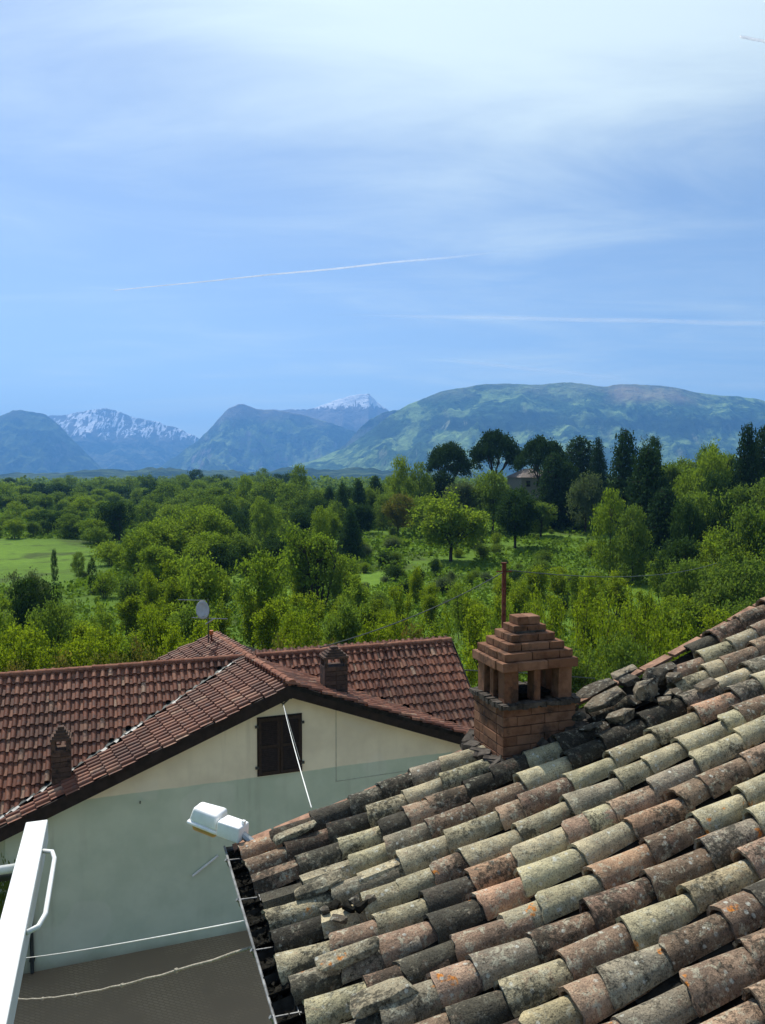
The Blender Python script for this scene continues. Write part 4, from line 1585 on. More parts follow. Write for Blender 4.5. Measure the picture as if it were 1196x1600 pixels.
# ------------------------------------------------------------------ street lamp at the roof corner
def rounded_box(c, ax, half, taper=(1, 1), bev=.02, seg=3):
    bm = bmesh.new()
    bmesh.ops.create_cube(bm, size=2)
    for v in bm.verts:
        k = taper[0] if v.co.z > 0 else 1.0
        kx = taper[1] if v.co.x < 0 else 1.0
        v.co = Vector((v.co.x * half[0] * k, v.co.y * half[1] * k * kx, v.co.z * half[2]))
    bmesh.ops.bevel(bm, geom=list(bm.edges), offset=bev, segments=seg, profile=.5, affect='EDGES', clamp_overlap=True)
    m = Matrix(ax).transposed().to_4x4(); m.translation = c
    bm.transform(m)
    me = bpy.data.meshes.new('shell'); bm.to_mesh(me); bm.free()
    me.polygons.foreach_set('use_smooth', [True] * len(me.polygons)); me.set_sharp_from_angle(angle=math.radians(50))
    return me


LP = at_depth(364, 1296, 5.75)
lamp = empty('street_lamp', LP, 'white plastic street lamp with amber lens at the gutter corner', 'street lamp')
LROOT = Matrix.Translation(-LP)
lx = Vector((.80, -.36, -.10)).normalized(); lz = (ZU - lx * ZU.dot(lx)).normalized(); ly = lz.cross(lx)


def lpart(name, me, mat):
    o = link(name, me, mat, lamp); o.matrix_parent_inverse = LROOT
    return o


lpart('arm_box', rounded_box(LP + lz * .005, (lx, ly, lz), (.105, .072, .060), (.96, 1), .014), M['white_plastic'])
hc = at_depth(326, 1277, 5.95)
hx = Vector((.86, -.26, -.16)).normalized(); hz = (ZU - hx * ZU.dot(hx)).normalized(); hy = hz.cross(hx)
lpart('lamp_head', rounded_box(hc + hz * .02, (hx, hy, hz), (.132, .106, .058), (.86, .74), .024, 3), M['white_plastic'])
lpart('lamp_rim', rounded_box(hc - hz * .045, (hx, hy, hz), (.140, .112, .014), (1, .8), .012, 2), M['white_plastic'])
lpart('lamp_lens', rounded_box(hc - hz * .078 + hx * .01, (hx, hy, hz), (.105, .082, .032), (1.1, .85), .025, 3), M['amber'])
hb = MB(); hb.tube([hc + hx * .11, LP - lx * .09], .034, 8)
o = hb.build('neck', M['white_plastic'], lamp, smooth=True, sharp=40)
hb = MB(); hb.tube([LP + lx * .09 - ZU * .01, LP + lx * .30 - ZU * .10], .028, 8)
o = hb.build('wall_arm', M['grey_metal'], lamp, smooth=True, sharp=40)
kb = MB(); kb.box(at_depth(381, 1286, 5.72), (lx, ly, lz), (.012, .012, .02)); kb.build('latch', M['white_plastic'], lamp)
rd = MB(); rd.tube([wall_pt(301, 1369, .05), wall_pt(341, 1337, .05)], .03, 6)  # white tube stands in for a sunlit stretch of cable
o = rd.build('sunlit_cable', M['white_paint']); tag(o, 'short pale rod on the grey green wall, standing in for sunlit cable', 'rod')

# ------------------------------------------------------------------ white balcony rail at the left, lines across the alley
RA = Vector((-.345, 1, 0)).normalized(); RB = Vector((RA.y, -RA.x, 0))
r_far = at_depth(58, 1282, 2.0)
rail_c = r_far - RA * 1.2
rail = empty('balcony_rail', (rail_c.x, rail_c.y, -1.9), 'white square balcony rail running away at the left edge', 'railing')
rb = MB(); rb.box(r_far - RA * 1.3 - ZU * .030, (RA, RB, ZU), (1.3, .027, .030))
rb.build('top_rail', M['white_paint'], rail, bevel=.003)
lp_ = MB()
q0 = r_far + RB * .028 - RA * .16 - ZU * .012; q1 = r_far + RB * .028 - RA * .52 - ZU * .012
lp_.tube([q0, q0 + RB * .022 - RA * .012, q0 + RB * .030 - RA * .05, q1 + RB * .030 + RA * .06, q1 + RB * .020 + RA * .015, q1], .0055, 7)
lp_.build('hook_rod', M['white_paint'], rail, smooth=True)
lp_ = MB()
q0 = r_far + RB * .028 - RA * .87 - ZU * .012; q1 = r_far + RB * .028 - RA * 1.2 - ZU * .012
lp_.tube([q0, q0 + RB * .022 - RA * .012, q0 + RB * .030 - RA * .05, q1 + RB * .030 + RA * .06, q1 + RB * .020 + RA * .015, q1], .0055, 7)
lp_.build('hook_rod', M['white_paint'], rail, smooth=True)
cr = MB(); c0 = r_far - RA * .19 - RB * .028 - ZU * .03
cr.tube([c0, c0 - RB * 1.3], .011, 8)
cr.build('side_bar', M['white_paint'], rail, smooth=True)
cr = MB(); cr.tube([c0 - ZU * .028 + RA * .02, c0 - RB * 1.3 - ZU * .028 + RA * .02], .010, 8); cr.tube([c0 - RB * .085 - ZU * .03, c0 - RB * .085 - ZU * 1.0], .012, 8)
cr.build('lower_bar', M['dark_metal'], rail, smooth=True)
pst = MB(); pst.box(r_far - RA * 2.3 - ZU * .56, (RA, RB, ZU), (.022, .022, .50))
pst.build('post', M['white_paint'], rail)
w1 = at_depth(28, 1498, 16.0); w2 = at_depth(392, 1437, 5.55)
cable('wash_line', sag_points(w1, w2, .03), .006, M['white_cable'], 'thin white line stretched across the alley above the rope', 'line')
r1 = at_depth(10, 1560, 14.0); r2 = at_depth(402, 1478, 5.35)
rp_ = sag_points(r1, r2, .14, 26)
rp_ = [p + Vector((0, 0, .006 * math.sin(i * 2.3))) for i, p in enumerate(rp_)]
cable('knotted_rope', rp_, .011, M['rope'], 'knotted pale rope hanging across the alley below the thin line', 'rope', None, [rp_[i] for i in (3, 8, 13, 18, 22)])


# ------------------------------------------------------------------ contrails, far above the haze
def contrail(p0, p1, w0, w1, dens, label, fade=(.35, 1.05), rise=.012):
    a, b = at_depth(*p0, 24000), at_depth(*p1, 24000)
    mb = MB()
    n = 40
    pts = [a.lerp(b, i / n) for i in range(n + 1)]
    for i in range(n + 1):
        pts[i] += ZU * (18 * math.sin(i * .5) * i / n)
    mb.tube(pts, w0, 8, w1)
    nt = NT('ice_trail')
    geo = nt.n('ShaderNodeNewGeometry')
    n1 = nt.noise(geo.outputs['Position'], .0022, 5, .6)
    d = nt.n('ShaderNodeBsdfTranslucent'); d.inputs[0].default_value = (.95, .95, .95, 1)
    d2 = nt.n('ShaderNodeBsdfDiffuse'); d2.inputs[0].default_value = (.95, .95, .95, 1)
    ms2 = nt.n('ShaderNodeMixShader'); ms2.inputs[0].default_value = .5
    nt.l(d.outputs[0], ms2.inputs[1]); nt.l(d2.outputs[0], ms2.inputs[2])
    tr = nt.n('ShaderNodeBsdfTransparent'); mx = nt.n('ShaderNodeMixShader')
    lw = nt.n('ShaderNodeLayerWeight', i_Blend=.35)
    tcg = nt.n('ShaderNodeTexCoord'); sx = nt.n('ShaderNodeSeparateXYZ'); nt.l(tcg.outputs['Generated'], sx.inputs[0])
    f = nt.math('MULTIPLY', nt.math('MULTIPLY', nt.step(n1, .30, .62, dens * .55, dens), nt.math('MULTIPLY', nt.step(sx.outputs['X'], fade[0], fade[1], 1.0, .0), nt.step(sx.outputs['X'], 0, rise, .0, 1.0))), nt.math('SUBTRACT', 1.0, nt.step(lw.outputs['Facing'], .25, .95)))
    nt.l(f, mx.inputs[0]); nt.l(tr.outputs[0], mx.inputs[1]); nt.l(ms2.outputs[0], mx.inputs[2])
    nt.l(mx.outputs[0], nt.out.inputs['Surface'])
    o = mb.build('contrail', nt.m, None, smooth=True)
    return tag(o, label, 'contrail', 'contrails in the sky')


contrail((176, 454), (790, 393), 16, 40, 1.0, 'long sharp contrail rising to the right in the middle of the sky')
contrail((490, 491), (1230, 506), 45, 80, .22, 'wide faint level contrail below the long sharp one', (.5, 1.8), .45)
contrail((650, 558), (970, 591), 40, 75, .14, 'faint contrail sinking right just above the broad mountain', (.5, 1.4), .4)
contrail((1157, 57), (1240, 74), 40, 46, 1.0, 'short bright contrail at the top right corner', (2, 3))


# ------------------------------------------------------------------ trees
def leaf_quads(cen, size, up=.35, rng=RNG, droop=0.0):
    n = len(cen)
    d = rng.normal(size=(n, 3)); d /= np.linalg.norm(d, axis=1, keepdims=True)
    nrm = rng.normal(size=(n, 3)); nrm[:, 2] += up * 2.5
    nrm /= np.linalg.norm(nrm, axis=1, keepdims=True)
    d = d - nrm * (d * nrm).sum(1, keepdims=True); d /= np.linalg.norm(d, axis=1, keepdims=True) + 1e-9
    e = np.cross(nrm, d)
    s = size * rng.uniform(.65, 1.35, (n, 1))
    v = np.empty((n, 4, 3))
    v[:, 0] = cen - d * s; v[:, 1] = cen + e * s * .62; v[:, 2] = cen + d * s; v[:, 3] = cen - e * s * .62
    return v.reshape(-1, 3)


def tubes(paths, n=5):
    mb = MB()
    for pts, r0, r1 in paths:
        mb.tube(pts, r0, n, r1, cap=False)
    return mesh('trunk', mb.v, mb.f, True)


def bent(a, b, k=4, wob=.03, rnd=random):
    a, b = Vector(a), Vector(b)
    L = (b - a).length
    return [a.lerp(b, i / k) + Vector((rnd.gauss(0, wob), rnd.gauss(0, wob), 0)) * L * (math.sin(math.pi * i / k)) for i in range(k + 1)]


def proto_broad(seed, nclump=135, per=64, cz=.53, rz=.47, rx=.5, leaf=.019, clump=.052, fork=.28, stems=1, shell=.55, flat=False):
    """crown 1 wide and trunk to top 1 high"""
    rnd = random.Random(seed); rng = np.random.default_rng(seed)
    cl = []
    lob = [(rnd.uniform(-.27, .27), rnd.uniform(-.27, .27), rnd.uniform(-.24, .22), rnd.uniform(.30, .72)) for _ in range(7)]
    tries = 0
    while len(cl) < nclump and tries < 20000:
        tries += 1
        d = Vector((rnd.gauss(0, 1), rnd.gauss(0, 1), rnd.gauss(0, 1))).normalized()
        r = rnd.uniform(shell, 1) ** .6
        lx_, ly_, lz_, ls = rnd.choice(lob)
        p = Vector((d.x * rx * r * ls + lx_ * rx * 1.6, d.y * rx * r * ls + ly_ * rx * 1.6, cz + d.z * rz * r * ls + lz_ * rz * 1.6))
        if flat and p.z < cz - rz * .35: continue
        if math.hypot(p.x, p.y) > rx or p.z > 1.0 or p.z < .07: continue
        cl.append(p)
    c = np.array([tuple(p) for p in cl])
    ids = rng.integers(0, len(c), nclump * per)
    off = rng.normal(size=(len(ids), 3)) * clump * np.array([1, 1, .72])
    cen = c[ids] + off
    cen[:, 2] = np.clip(cen[:, 2], .03, 1.02)
    crown = quads_mesh('crown', leaf_quads(cen, leaf, .35, rng), len(cen))
    paths = []
    for s in range(stems):
        ox, oy = (0, 0) if stems == 1 else (rnd.uniform(-.10, .10), rnd.uniform(-.10, .10))
        topx = (ox * 3 + rnd.uniform(-.05, .05), oy * 3 + rnd.uniform(-.05, .05), cz + .15)
        t = bent((ox, oy, -.03), topx, 5, .02, rnd)
        paths.append((t, .026 if stems == 1 else .014, .007))
        near_cl = cl if stems == 1 else [p for p in cl if (p.x * ox + p.y * oy) > 0] or cl
        for p in rnd.sample(near_cl, min(len(near_cl), 15 if stems == 1 else 6)):
            k = rnd.uniform(.3, .9); q = t[0].lerp(t[-1], k) if p.z > cz * .5 else t[0].lerp(t[-1], .35)
            if q.z > p.z: q = t[0].lerp(t[-1], .3)
            paths.append((bent(q, p, 3, .05, rnd), .010, .003))
    return crown, tubes(paths)


def proto_sapling(seed, leaf=.017, n=5200, wid=.5):
    """slender young tree: several upright stems with leaves all along"""
    rnd = random.Random(seed); rng = np.random.default_rng(seed)
    paths, pts, wts = [], [], []
    for s in range(6):
        a = rnd.uniform(0, 6.28); r = rnd.uniform(.12, .85) * wid * .62
        hh = rnd.uniform(.68, 1.0) * (1 - .22 * r / wid)
        b = Vector((math.cos(a) * .06, math.sin(a) * .06, -.02)); t = Vector((math.cos(a) * r, math.sin(a) * r, hh))
        ln = bent(b, t, 5, .03, rnd)
        paths.append((ln, .011, .002))
        for i in range(9):
            k = rnd.uniform(.22, 1.0); q = b.lerp(t, k)
            d = Vector((rnd.gauss(0, 1), rnd.gauss(0, 1), rnd.uniform(.1, .9))).normalized() * rnd.uniform(.08, .20) * (1.2 - .6 * k)
            paths.append(([q, q + d], .004, .0015))
            for _ in range(3):
                pts.append(tuple(q + d * rnd.uniform(.35, 1.1)))
    c = np.array(pts)
    ids = rng.integers(0, len(c), n)
    cen = c[ids] + rng.normal(size=(n, 3)) * np.array([.045, .045, .042])
    cen[:, 2] = np.clip(cen[:, 2], .02, 1.03)
    return quads_mesh('crown', leaf_quads(cen, leaf, .3, rng), n), tubes(paths, 4)


def proto_conifer(seed, tiers=26, n=9500, leaf=.019, taper=1.0, base=.06):
    rnd = random.Random(seed); rng = np.random.default_rng(seed)
    cen = []; paths = [([Vector((0, 0, -.02)), Vector((.01, 0, .5)), Vector((0, 0, .99))], .022, .003)]
    br_n = tiers * 7
    for i in range(br_n):
        k = (i / br_n)
        z = base + (1 - base) * k * .97
        R = .5 * (1 - k) ** (.85 * taper) * rnd.uniform(.7, 1.05) + .02
        a = i * 2.4 + rnd.uniform(-.4, .4)
        tip = Vector((math.cos(a) * R, math.sin(a) * R, z - R * .18 + .03))
        q = Vector((0, 0, z))
        if i % 3 == 0: paths.append(([q, tip], .006, .002))
        m = max(4, int(n / br_n * (R / .25)))
        for _ in range(m):
            t = rnd.uniform(.15, 1.05) ** .75
            p = q.lerp(tip, t)
            w = .035 + .05 * (1 - t)
            cen.append((p.x + rnd.gauss(0, w), p.y + rnd.gauss(0, w), p.z + rnd.gauss(0, .014) - .02 * t))
    cen = np.array(cen)
    return quads_mesh('crown', leaf_quads(cen, leaf, .5, rng), len(cen)), tubes(paths)


def proto_umbrella(seed, n=13000, leaf=.016):
    rnd = random.Random(seed); rng = np.random.default_rng(seed)
    cl = []; paths = []
    fork = Vector((rnd.uniform(-.02, .02), rnd.uniform(-.02, .02), .40))
    paths.append((bent((0, 0, -.02), fork, 4, .02, rnd), .030, .024))
    for i in range(7):
        a = i * .9 + rnd.uniform(-.2, .2); R = rnd.uniform(.18, .40)
        tip = Vector((math.cos(a) * R, math.sin(a) * R, .76 - R * .25 + rnd.uniform(-.03, .03)))
        paths.append((bent(fork, tip, 4, .05, rnd), .016, .006))
        for _ in range(3):
            e = tip + Vector((rnd.gauss(0, .07), rnd.gauss(0, .07), rnd.uniform(.02, .08)))
            paths.append(([tip.lerp(fork, rnd.uniform(.1, .5)), e], .007, .003))
    while len(cl) < 150:
        a = rnd.uniform(0, 6.28); R = .46 * math.sqrt(rnd.random())
        dome = .97 - .62 * R * R / .20 * .42
        cl.append((math.cos(a) * R, math.sin(a) * R, dome - abs(rnd.gauss(0, .075))))
    c = np.array(cl)
    ids = rng.integers(0, len(c), n)
    cen = c[ids] + rng.normal(size=(n, 3)) * np.array([.048, .048, .026])
    cen[:, 2] = np.minimum(cen[:, 2], 1.0)
    return quads_mesh('crown', leaf_quads(cen, leaf, .4, rng), n), tubes(paths)


def proto_column(seed, n=5600, leaf=.021, wid=.5):
    rnd = random.Random(seed); rng = np.random.default_rng(seed)
    cl = []
    for i in range(110):
        z = rnd.uniform(.08, .98); R = wid * math.sin(math.pi * min(1, (z * .92 + .08))) ** .55 * rnd.uniform(.4, 1.0)
        a = rnd.uniform(0, 6.28)
        cl.append((math.cos(a) * R, math.sin(a) * R, z))
    c = np.array(cl); ids = rng.integers(0, len(c), n)
    cen = c[ids] + rng.normal(size=(n, 3)) * np.array([.062, .062, .036]); cen[:, 2] = np.clip(cen[:, 2], .01, 1.02)
    paths = [(bent((0, 0, -.02), (0, 0, .9), 5, .02, rnd), .02, .004)]
    for q in rnd.sample(cl, 16):
        paths.append((bent((0, 0, max(.05, q[2] - .2)), q, 2, .03, rnd), .007, .002))
    return quads_mesh('crown', leaf_quads(cen, leaf, .3, rng), n), tubes(paths)


PROTO = {
    'broad': [proto_broad(11), proto_broad(12, cz=.50), proto_broad(13, nclump=110, cz=.56, rz=.44), proto_broad(14, nclump=140, per=46)],
    'open': [proto_broad(21, nclump=66, per=75, clump=.055, shell=.45, cz=.60, rz=.42, leaf=.019), proto_broad(22, nclump=70, per=75, clump=.055, shell=.4, cz=.6, rz=.42, leaf=.019)],
    'multi': [proto_broad(31, nclump=150, per=55, cz=.54, rz=.46, stems=11, shell=.3, leaf=.017, clump=.05)],
    'sapling': [proto_sapling(41), proto_sapling(42), proto_sapling(43, wid=.42), proto_sapling(44, wid=.6)],
    'sparse': [proto_sapling(45, n=1500, leaf=.016), proto_sapling(46, n=1800, leaf=.016, wid=.6)],
    'conifer': [proto_conifer(51), proto_conifer(52, taper=.8), proto_conifer(53, taper=.6)],
    'umbrella': [proto_umbrella(61), proto_umbrella(62), proto_umbrella(63)],
    'column': [proto_column(71), proto_column(72)],
    'shrub': [proto_broad(81, nclump=60, per=60, cz=.45, rz=.5, leaf=.026, clump=.10, stems=6), proto_broad(82, nclump=60, per=60, cz=.42, rz=.5, leaf=.026, clump=.11, stems=6)],
}
CACHE = {}
TREE_NO = [0]


def zone(px):
    for lim, words in ((170, 'far left'), (330, 'left of the aerial mast'), (520, 'between the mast and the roof chimney'), (740, 'behind the right red roof'), (900, 'behind the big brick chimney'), (1040, 'beyond the stone pile'), (9999, 'near the right edge')):
        if px < lim: return words



def tree(kind, px, top, D, wpx, leaf, label, name, cat='tree', group=None, var=None, min_h=1.2, base_px=None):
    x = (px - 598) / FPX * D
    g = float(land(x, D))
    ztop = at_depth(px, top, D).z
    h = max(min_h, ztop - g)
    w = min(wpx / FPX * D, 1.15 * h)
    TREE_NO[0] += 1
    var = (TREE_NO[0] if var is None else var) % len(PROTO[kind])
    key = (kind, var, leaf)
    if key not in CACHE:
        cm, tm = PROTO[kind][var]
        cm = cm.copy(); cm.materials.clear(); cm.materials.append(M[leaf])
        if not tm.materials: tm.materials.append(M['bark'])
        CACHE[key] = (cm, tm)
    cm, tm = CACHE[key]
    o = empty(name, (x, D, g), label, cat, group)
    o.rotation_euler = (0, 0, random.uniform(0, 6.28))
    o.scale = (w, w, h)
    c = link('crown', cm, None, o)
    t = link('trunk', tm, None, o)
    return o


R_ = random.Random(5)
# --- named trees, far to near
GP = 'umbrella pines on the wooded knoll'
tree('umbrella', 700, 689, 178, 72, 'leaf_pine', 'dark umbrella pine, leftmost of three on the knoll', 'umbrella_pine', group=GP, var=0)
tree('umbrella', 775, 671, 182, 82, 'leaf_pine', 'tall dark umbrella pine, middle one, left of the hidden villa', 'umbrella_pine', group=GP, var=1)
tree('umbrella', 846, 680, 168, 80, 'leaf_pine', 'dark umbrella pine with bare trunk in front of the hidden villa', 'umbrella_pine', group=GP, var=2)
GC = 'dark conifers on the wooded knoll'
for px, top, D, w, var, lab in ((690, 735, 172, 84, 2, 'dark conifer standing under the leftmost umbrella pine'), (905, 680, 185, 92, 2, 'broad dark conifer right of the third umbrella pine'), (934, 681, 178, 52, 0, 'narrow dark conifer beside the broad one on the knoll'),
                                (866, 706, 150, 84, 2, 'black green conifer close right of the villa pine trunk'), (976, 667, 140, 84, 1, 'tall broad cedar like conifer on the knoll'), (1012, 692, 112, 116, 1, 'huge dark conifer reaching down to the clearing'),
                                (1040, 760, 104, 96, 2, 'shadowy conifer low right of the huge dark conifer'), (1167, 658, 122, 66, 1, 'tall blue green conifer near the right edge'), (1192, 664, 128, 66, 2, 'second tall blue green conifer at the right edge'), (885, 720, 152, 80, 2, 'dark conifer between the villa and the grey green tree')):
    tree('conifer', px, top, D, w, 'leaf_pine', lab, 'conifer', group=GC, var=var)
tree('broad', 1019, 671, 176, 36, 'leaf_dark', 'dark rounded leafy tree between conifers on the skyline', 'broadleaf_tree')
tree('broad', 915, 728, 140, 68, 'leaf_grey', 'silvery grey green tree below the dark conifers', 'broadleaf_tree')
tree('broad', 705, 757, 118, 122, 'leaf_fresh', 'big round bright green tree in front of the pines', 'broadleaf_tree', var=0)
tree('broad', 728, 728, 150, 66, 'leaf_grey', 'pale olive green tree under the leftmost umbrella pine', 'broadleaf_tree', var=1)
tree('broad', 771, 724, 148, 74, 'leaf_mid', 'green tree left of the hidden villa', 'broadleaf_tree', var=2)
tree('broad', 818, 754, 150, 62, 'leaf_dark', 'dark tree directly below the villa roof', 'broadleaf_tree', var=3)
tree('broad', 846, 768, 140, 64, 'leaf_mid', 'green tree hiding the lower wall of the villa', 'broadleaf_tree', var=1)
tree('broad', 806, 752, 128, 92, 'leaf_dark', 'low dark green round tree below the villa', 'broadleaf_tree', var=0)
tree('column', 626, 713, 170, 42, 'leaf_fresh', 'tall light green poplar like tree at the skyline middle', 'broadleaf_tree')
tree('column', 656, 724, 168, 44, 'leaf_mid', 'second tall tree right of the light poplar', 'broadleaf_tree')
tree('broad', 622, 764, 150, 60, 'leaf_dry', 'brownish green tree left of the big round tree', 'broadleaf_tree', var=2)
tree('multi', 496, 806, 84, 112, 'leaf_fresh', 'large round many stemmed tree in the middle of the thicket', 'broadleaf_tree')
tree('open', 402, 850, 60, 112, 'leaf_fresh', 'open tree with dark forked trunk behind the red roof', 'broadleaf_tree', var=0)
tree('open', 312, 858, 61, 92, 'leaf_fresh', 'open tree with thin dark trunk above the aerial mast', 'broadleaf_tree', var=1)
tree('broad', 186, 763, 165, 66, 'leaf_dark', 'tall dark evergreen tree at the top of the meadow', 'broadleaf_tree', var=1)
tree('column', 93, 800, 190, 34, 'leaf_dark', 'dark clipped block shaped tree at the meadow edge', 'broadleaf_tree', var=0)
tree('broad', 46, 888, 58, 84, 'leaf_dark', 'dark ivy covered tree at the left in the thicket', 'broadleaf_tree', var=2)
tree('open', 40, 884, 60, 74, 'leaf_grey', 'grey green tree crown behind the dark ivy tree', 'broadleaf_tree', var=1)
tree('column', 83, 858, 100, 11, 'leaf_dark', 'small lone dark cypress on the bright meadow', 'cypress')
tree('column', 142, 872, 92, 15, 'leaf_dark', 'small dark bushy tree at the lower meadow edge', 'broadleaf_tree')
tree('column', 121, 862, 104, 22, 'leaf_mid', 'low green bush on the meadow between two small trees', 'shrub', 'shrub')
tree('column', 955, 766, 100, 58, 'leaf_fresh', 'bright green upright tree in front of the huge conifer', 'broadleaf_tree', var=1)
tree('column', 990, 790, 96, 60, 'leaf_mid', 'green upright tree right of the bright upright tree', 'broadleaf_tree', var=0)
GE = 'trees round the meadow'
for px, top, D, w, k_, lf in ((-10, 812, 168, 52, 'broad', 'leaf_mid'), (22, 808, 166, 56, 'broad', 'leaf_fresh'), (52, 812, 170, 48, 'broad', 'leaf_mid'), (118, 806, 168, 50, 'broad', 'leaf_mid'), (140, 800, 160, 52, 'broad', 'leaf_fresh'),
                              (152, 818, 138, 54, 'broad', 'leaf_mid'), (168, 836, 120, 50, 'shrub', 'leaf_fresh'), (192, 846, 112, 58, 'broad', 'leaf_fresh'), (222, 852, 104, 62, 'shrub', 'leaf_mid'), (258, 858, 98, 66, 'broad', 'leaf_fresh'), (292, 856, 96, 58, 'shrub', 'leaf_mid'),
                              (160, 880, 88, 40, 'shrub', 'leaf_fresh'), (205, 888, 82, 52, 'shrub', 'leaf_mid'), (345, 842, 98, 70, 'broad', 'leaf_dark'), (378, 826, 108, 66, 'broad', 'leaf_mid'), (430, 826, 104, 74, 'broad', 'leaf_dark'), (462, 838, 98, 50, 'broad', 'leaf_mid'), (545, 850, 92, 44, 'shrub', 'leaf_fresh')):
    tree(k_, px, top, D, w, lf, ('dark' if lf == 'leaf_dark' else 'bushy') + ' green tree at the rim of the meadow, ' + zone(px), 'broadleaf_tree', 'tree', GE)
GA = 'light green acacias along the meadow'
AC = iter(('lower left front', 'upper left', 'highest middle left', 'highest middle right', 'upper right', 'centre front', 'lower front beside the meadow', 'lower right front'))
for px, top, w in ((208, 818, 72), (236, 802, 84), (268, 788, 92), (304, 780, 90), (338, 786, 80), (286, 812, 96), (244, 830, 84), (322, 822, 84)):
    tree('broad', px, top, 112 + R_.uniform(-8, 8) - (top - 780) * .25, w, 'leaf_fresh', 'light green acacia of the clump right of the meadow, ' + next(AC), 'acacia', 'tree', GA)
def wood_zone(px):
    for lim, words in ((400, 'next to the light acacias'), (470, 'left of the many stemmed tree'), (530, 'behind the many stemmed tree'), (600, 'among the dark spruces'), (670, 'near the tall poplar like trees'), (9999, 'below the umbrella pines')):
        if px < lim: return words


GM = 'trees of the middle wood'
for row, D in enumerate((112, 126, 142, 158, 176, 196, 220)):
    px = 318 + R_.uniform(0, 30)
    while px < 905:
        top = 806 - row * 10.0 + R_.uniform(-12, 16) + (12 if px > 660 else 0)
        d_ = D * R_.uniform(.95, 1.05)
        clearing = D < 150 and 505 < px < 930
        if not clearing or (D > 125 and R_.random() < .35):
            r = R_.random()
            if r < .33:
                tree('broad', px, top + 8, d_, R_.uniform(40, 62), 'leaf_dark', 'dark green tree, ' + ('front' if row < 3 else 'back') + ' of the middle wood, ' + wood_zone(px), 'broadleaf_tree', 'tree', GM + ', dark')
            elif r < .72:
                tree('broad', px, top, d_, R_.uniform(44, 70), R_.choice(('leaf_fresh', 'leaf_mid', 'leaf_mid')), 'green leafy tree, ' + ('front' if row < 3 else 'back') + ' of the middle wood, ' + wood_zone(px), 'broadleaf_tree', 'tree', GM)
            else:
                tree('column', px, top - 8, d_, R_.uniform(30, 46), R_.choice(('leaf_fresh', 'leaf_mid')), 'upright green tree, ' + ('front' if row < 3 else 'back') + ' of the middle wood, ' + wood_zone(px), 'upright_tree', 'tree', 'upright ' + GM)
        px += R_.uniform(34, 54)
GS = 'dark spruces in the middle wood'
for px, top, D, w in ((535, 752, 165, 34), (560, 746, 172, 34), (587, 742, 190, 30), (548, 790, 122, 40), (515, 758, 190, 30)):
    tree('conifer', px, top, D, w * 1.4, 'leaf_spruce', 'dark spruce in the middle wood, ' + ('tall and near' if D < 140 else 'far and thin') + (' on the left' if px < 545 else ' in the centre' if px < 575 else ' on the right'), 'spruce', 'tree', GS)
# --- wood on the right
GR = 'leafy trees of the wood on the right'
for row, D in enumerate((56, 66, 78, 92, 108, 126, 146)):
    px = (1105, 1080, 1072, 1066, 1062, 1052, 1046)[row] + R_.uniform(0, 20)
    while px < 1520:
        top = (905, 858, 815, 775, 742, 712, 690)[row] + R_.uniform(-16, 22)
        w = R_.uniform(62, 90) * (1.35 - .09 * row)
        tree(R_.choice(('broad', 'broad', 'column', 'broad')), px, top, D * R_.uniform(.96, 1.04), w, R_.choice(('leaf_mid', 'leaf_mid', 'leaf_fresh', 'leaf_dark') if row > 1 else ('leaf_mid', 'leaf_mid', 'leaf_dark')), ('low' if row < 2 else 'middle' if row < 5 else 'skyline') + ' leafy tree of the right wood, ' + ('beside the huge conifer' if px < 1030 else 'right of the huge conifer' if px < 1085 else 'below the pale domed tree' if px < 1135 else 'below the blue green conifers' if px < 1215 else 'beyond the picture edge'), 'broadleaf_tree', 'tree', GR)
        px += w * .62
for px, top, D, w, lf, lab in ((1108, 682, 135, 74, 'leaf_fresh', 'pale green domed tree on the skyline left of the blue green conifers'), (1050, 695, 140, 64, 'leaf_mid', 'green tree on the skyline right of the dark rounded leafy tree'), (1095, 752, 95, 84, 'leaf_mid', 'big rounded green tree in the heart of the right wood'), (1180, 770, 78, 90, 'leaf_mid', 'leafy tree at the right edge below the blue green conifers'), (1150, 850, 58, 110, 'leaf_mid', 'broad shady tree low in the right wood above the tile ridge'), (1185, 900, 50, 110, 'leaf_mid', 'lowest shady tree at the right edge touching the tile ridge'), (1075, 860, 62, 80, 'leaf_mid', 'shady tree right of the sparse saplings and above the stone pile')):
    tree('broad', px, top, D, w, lf, lab, 'broadleaf_tree', 'tree', GR)
# --- wood on the left and far ridge
GL = 'trees of the far left wood'
for row, D in enumerate((178, 200, 226, 258, 300, 350, 410, 480)):
    px = -25 + R_.uniform(0, 30)
    while px < (330 if row < 2 else 470):
        w = R_.uniform(44, 64) * (220 / D) ** .55
        top = (800, 790, 780, 770, 762, 756, 752, 749)[row] + R_.uniform(-9, 9) - (8 if px > 230 else 0)
        tree(R_.choice(('broad', 'broad', 'column')), px, top, D * R_.uniform(.95, 1.05), w, R_.choice(('leaf_mid', 'leaf_fresh', 'leaf_mid', 'leaf_mid', 'leaf_dark')), ('nearer' if row < 3 else 'farther' if row < 6 else 'farthest') + ' green tree of the left wood, ' + zone(px), 'woodland_tree', 'tree', GL)
        px += w * R_.uniform(.52, .80)
GY = 'cypresses by the far field'
for i, px in enumerate((22, 29, 35, 41, 47, 53, 60, 66)):
    tree('column', px, 757 + R_.uniform(-1, 2), 640, 5, 'leaf_dark', 'tiny dark cypress in the row above the far pale field', 'cypress', 'tree', GY)
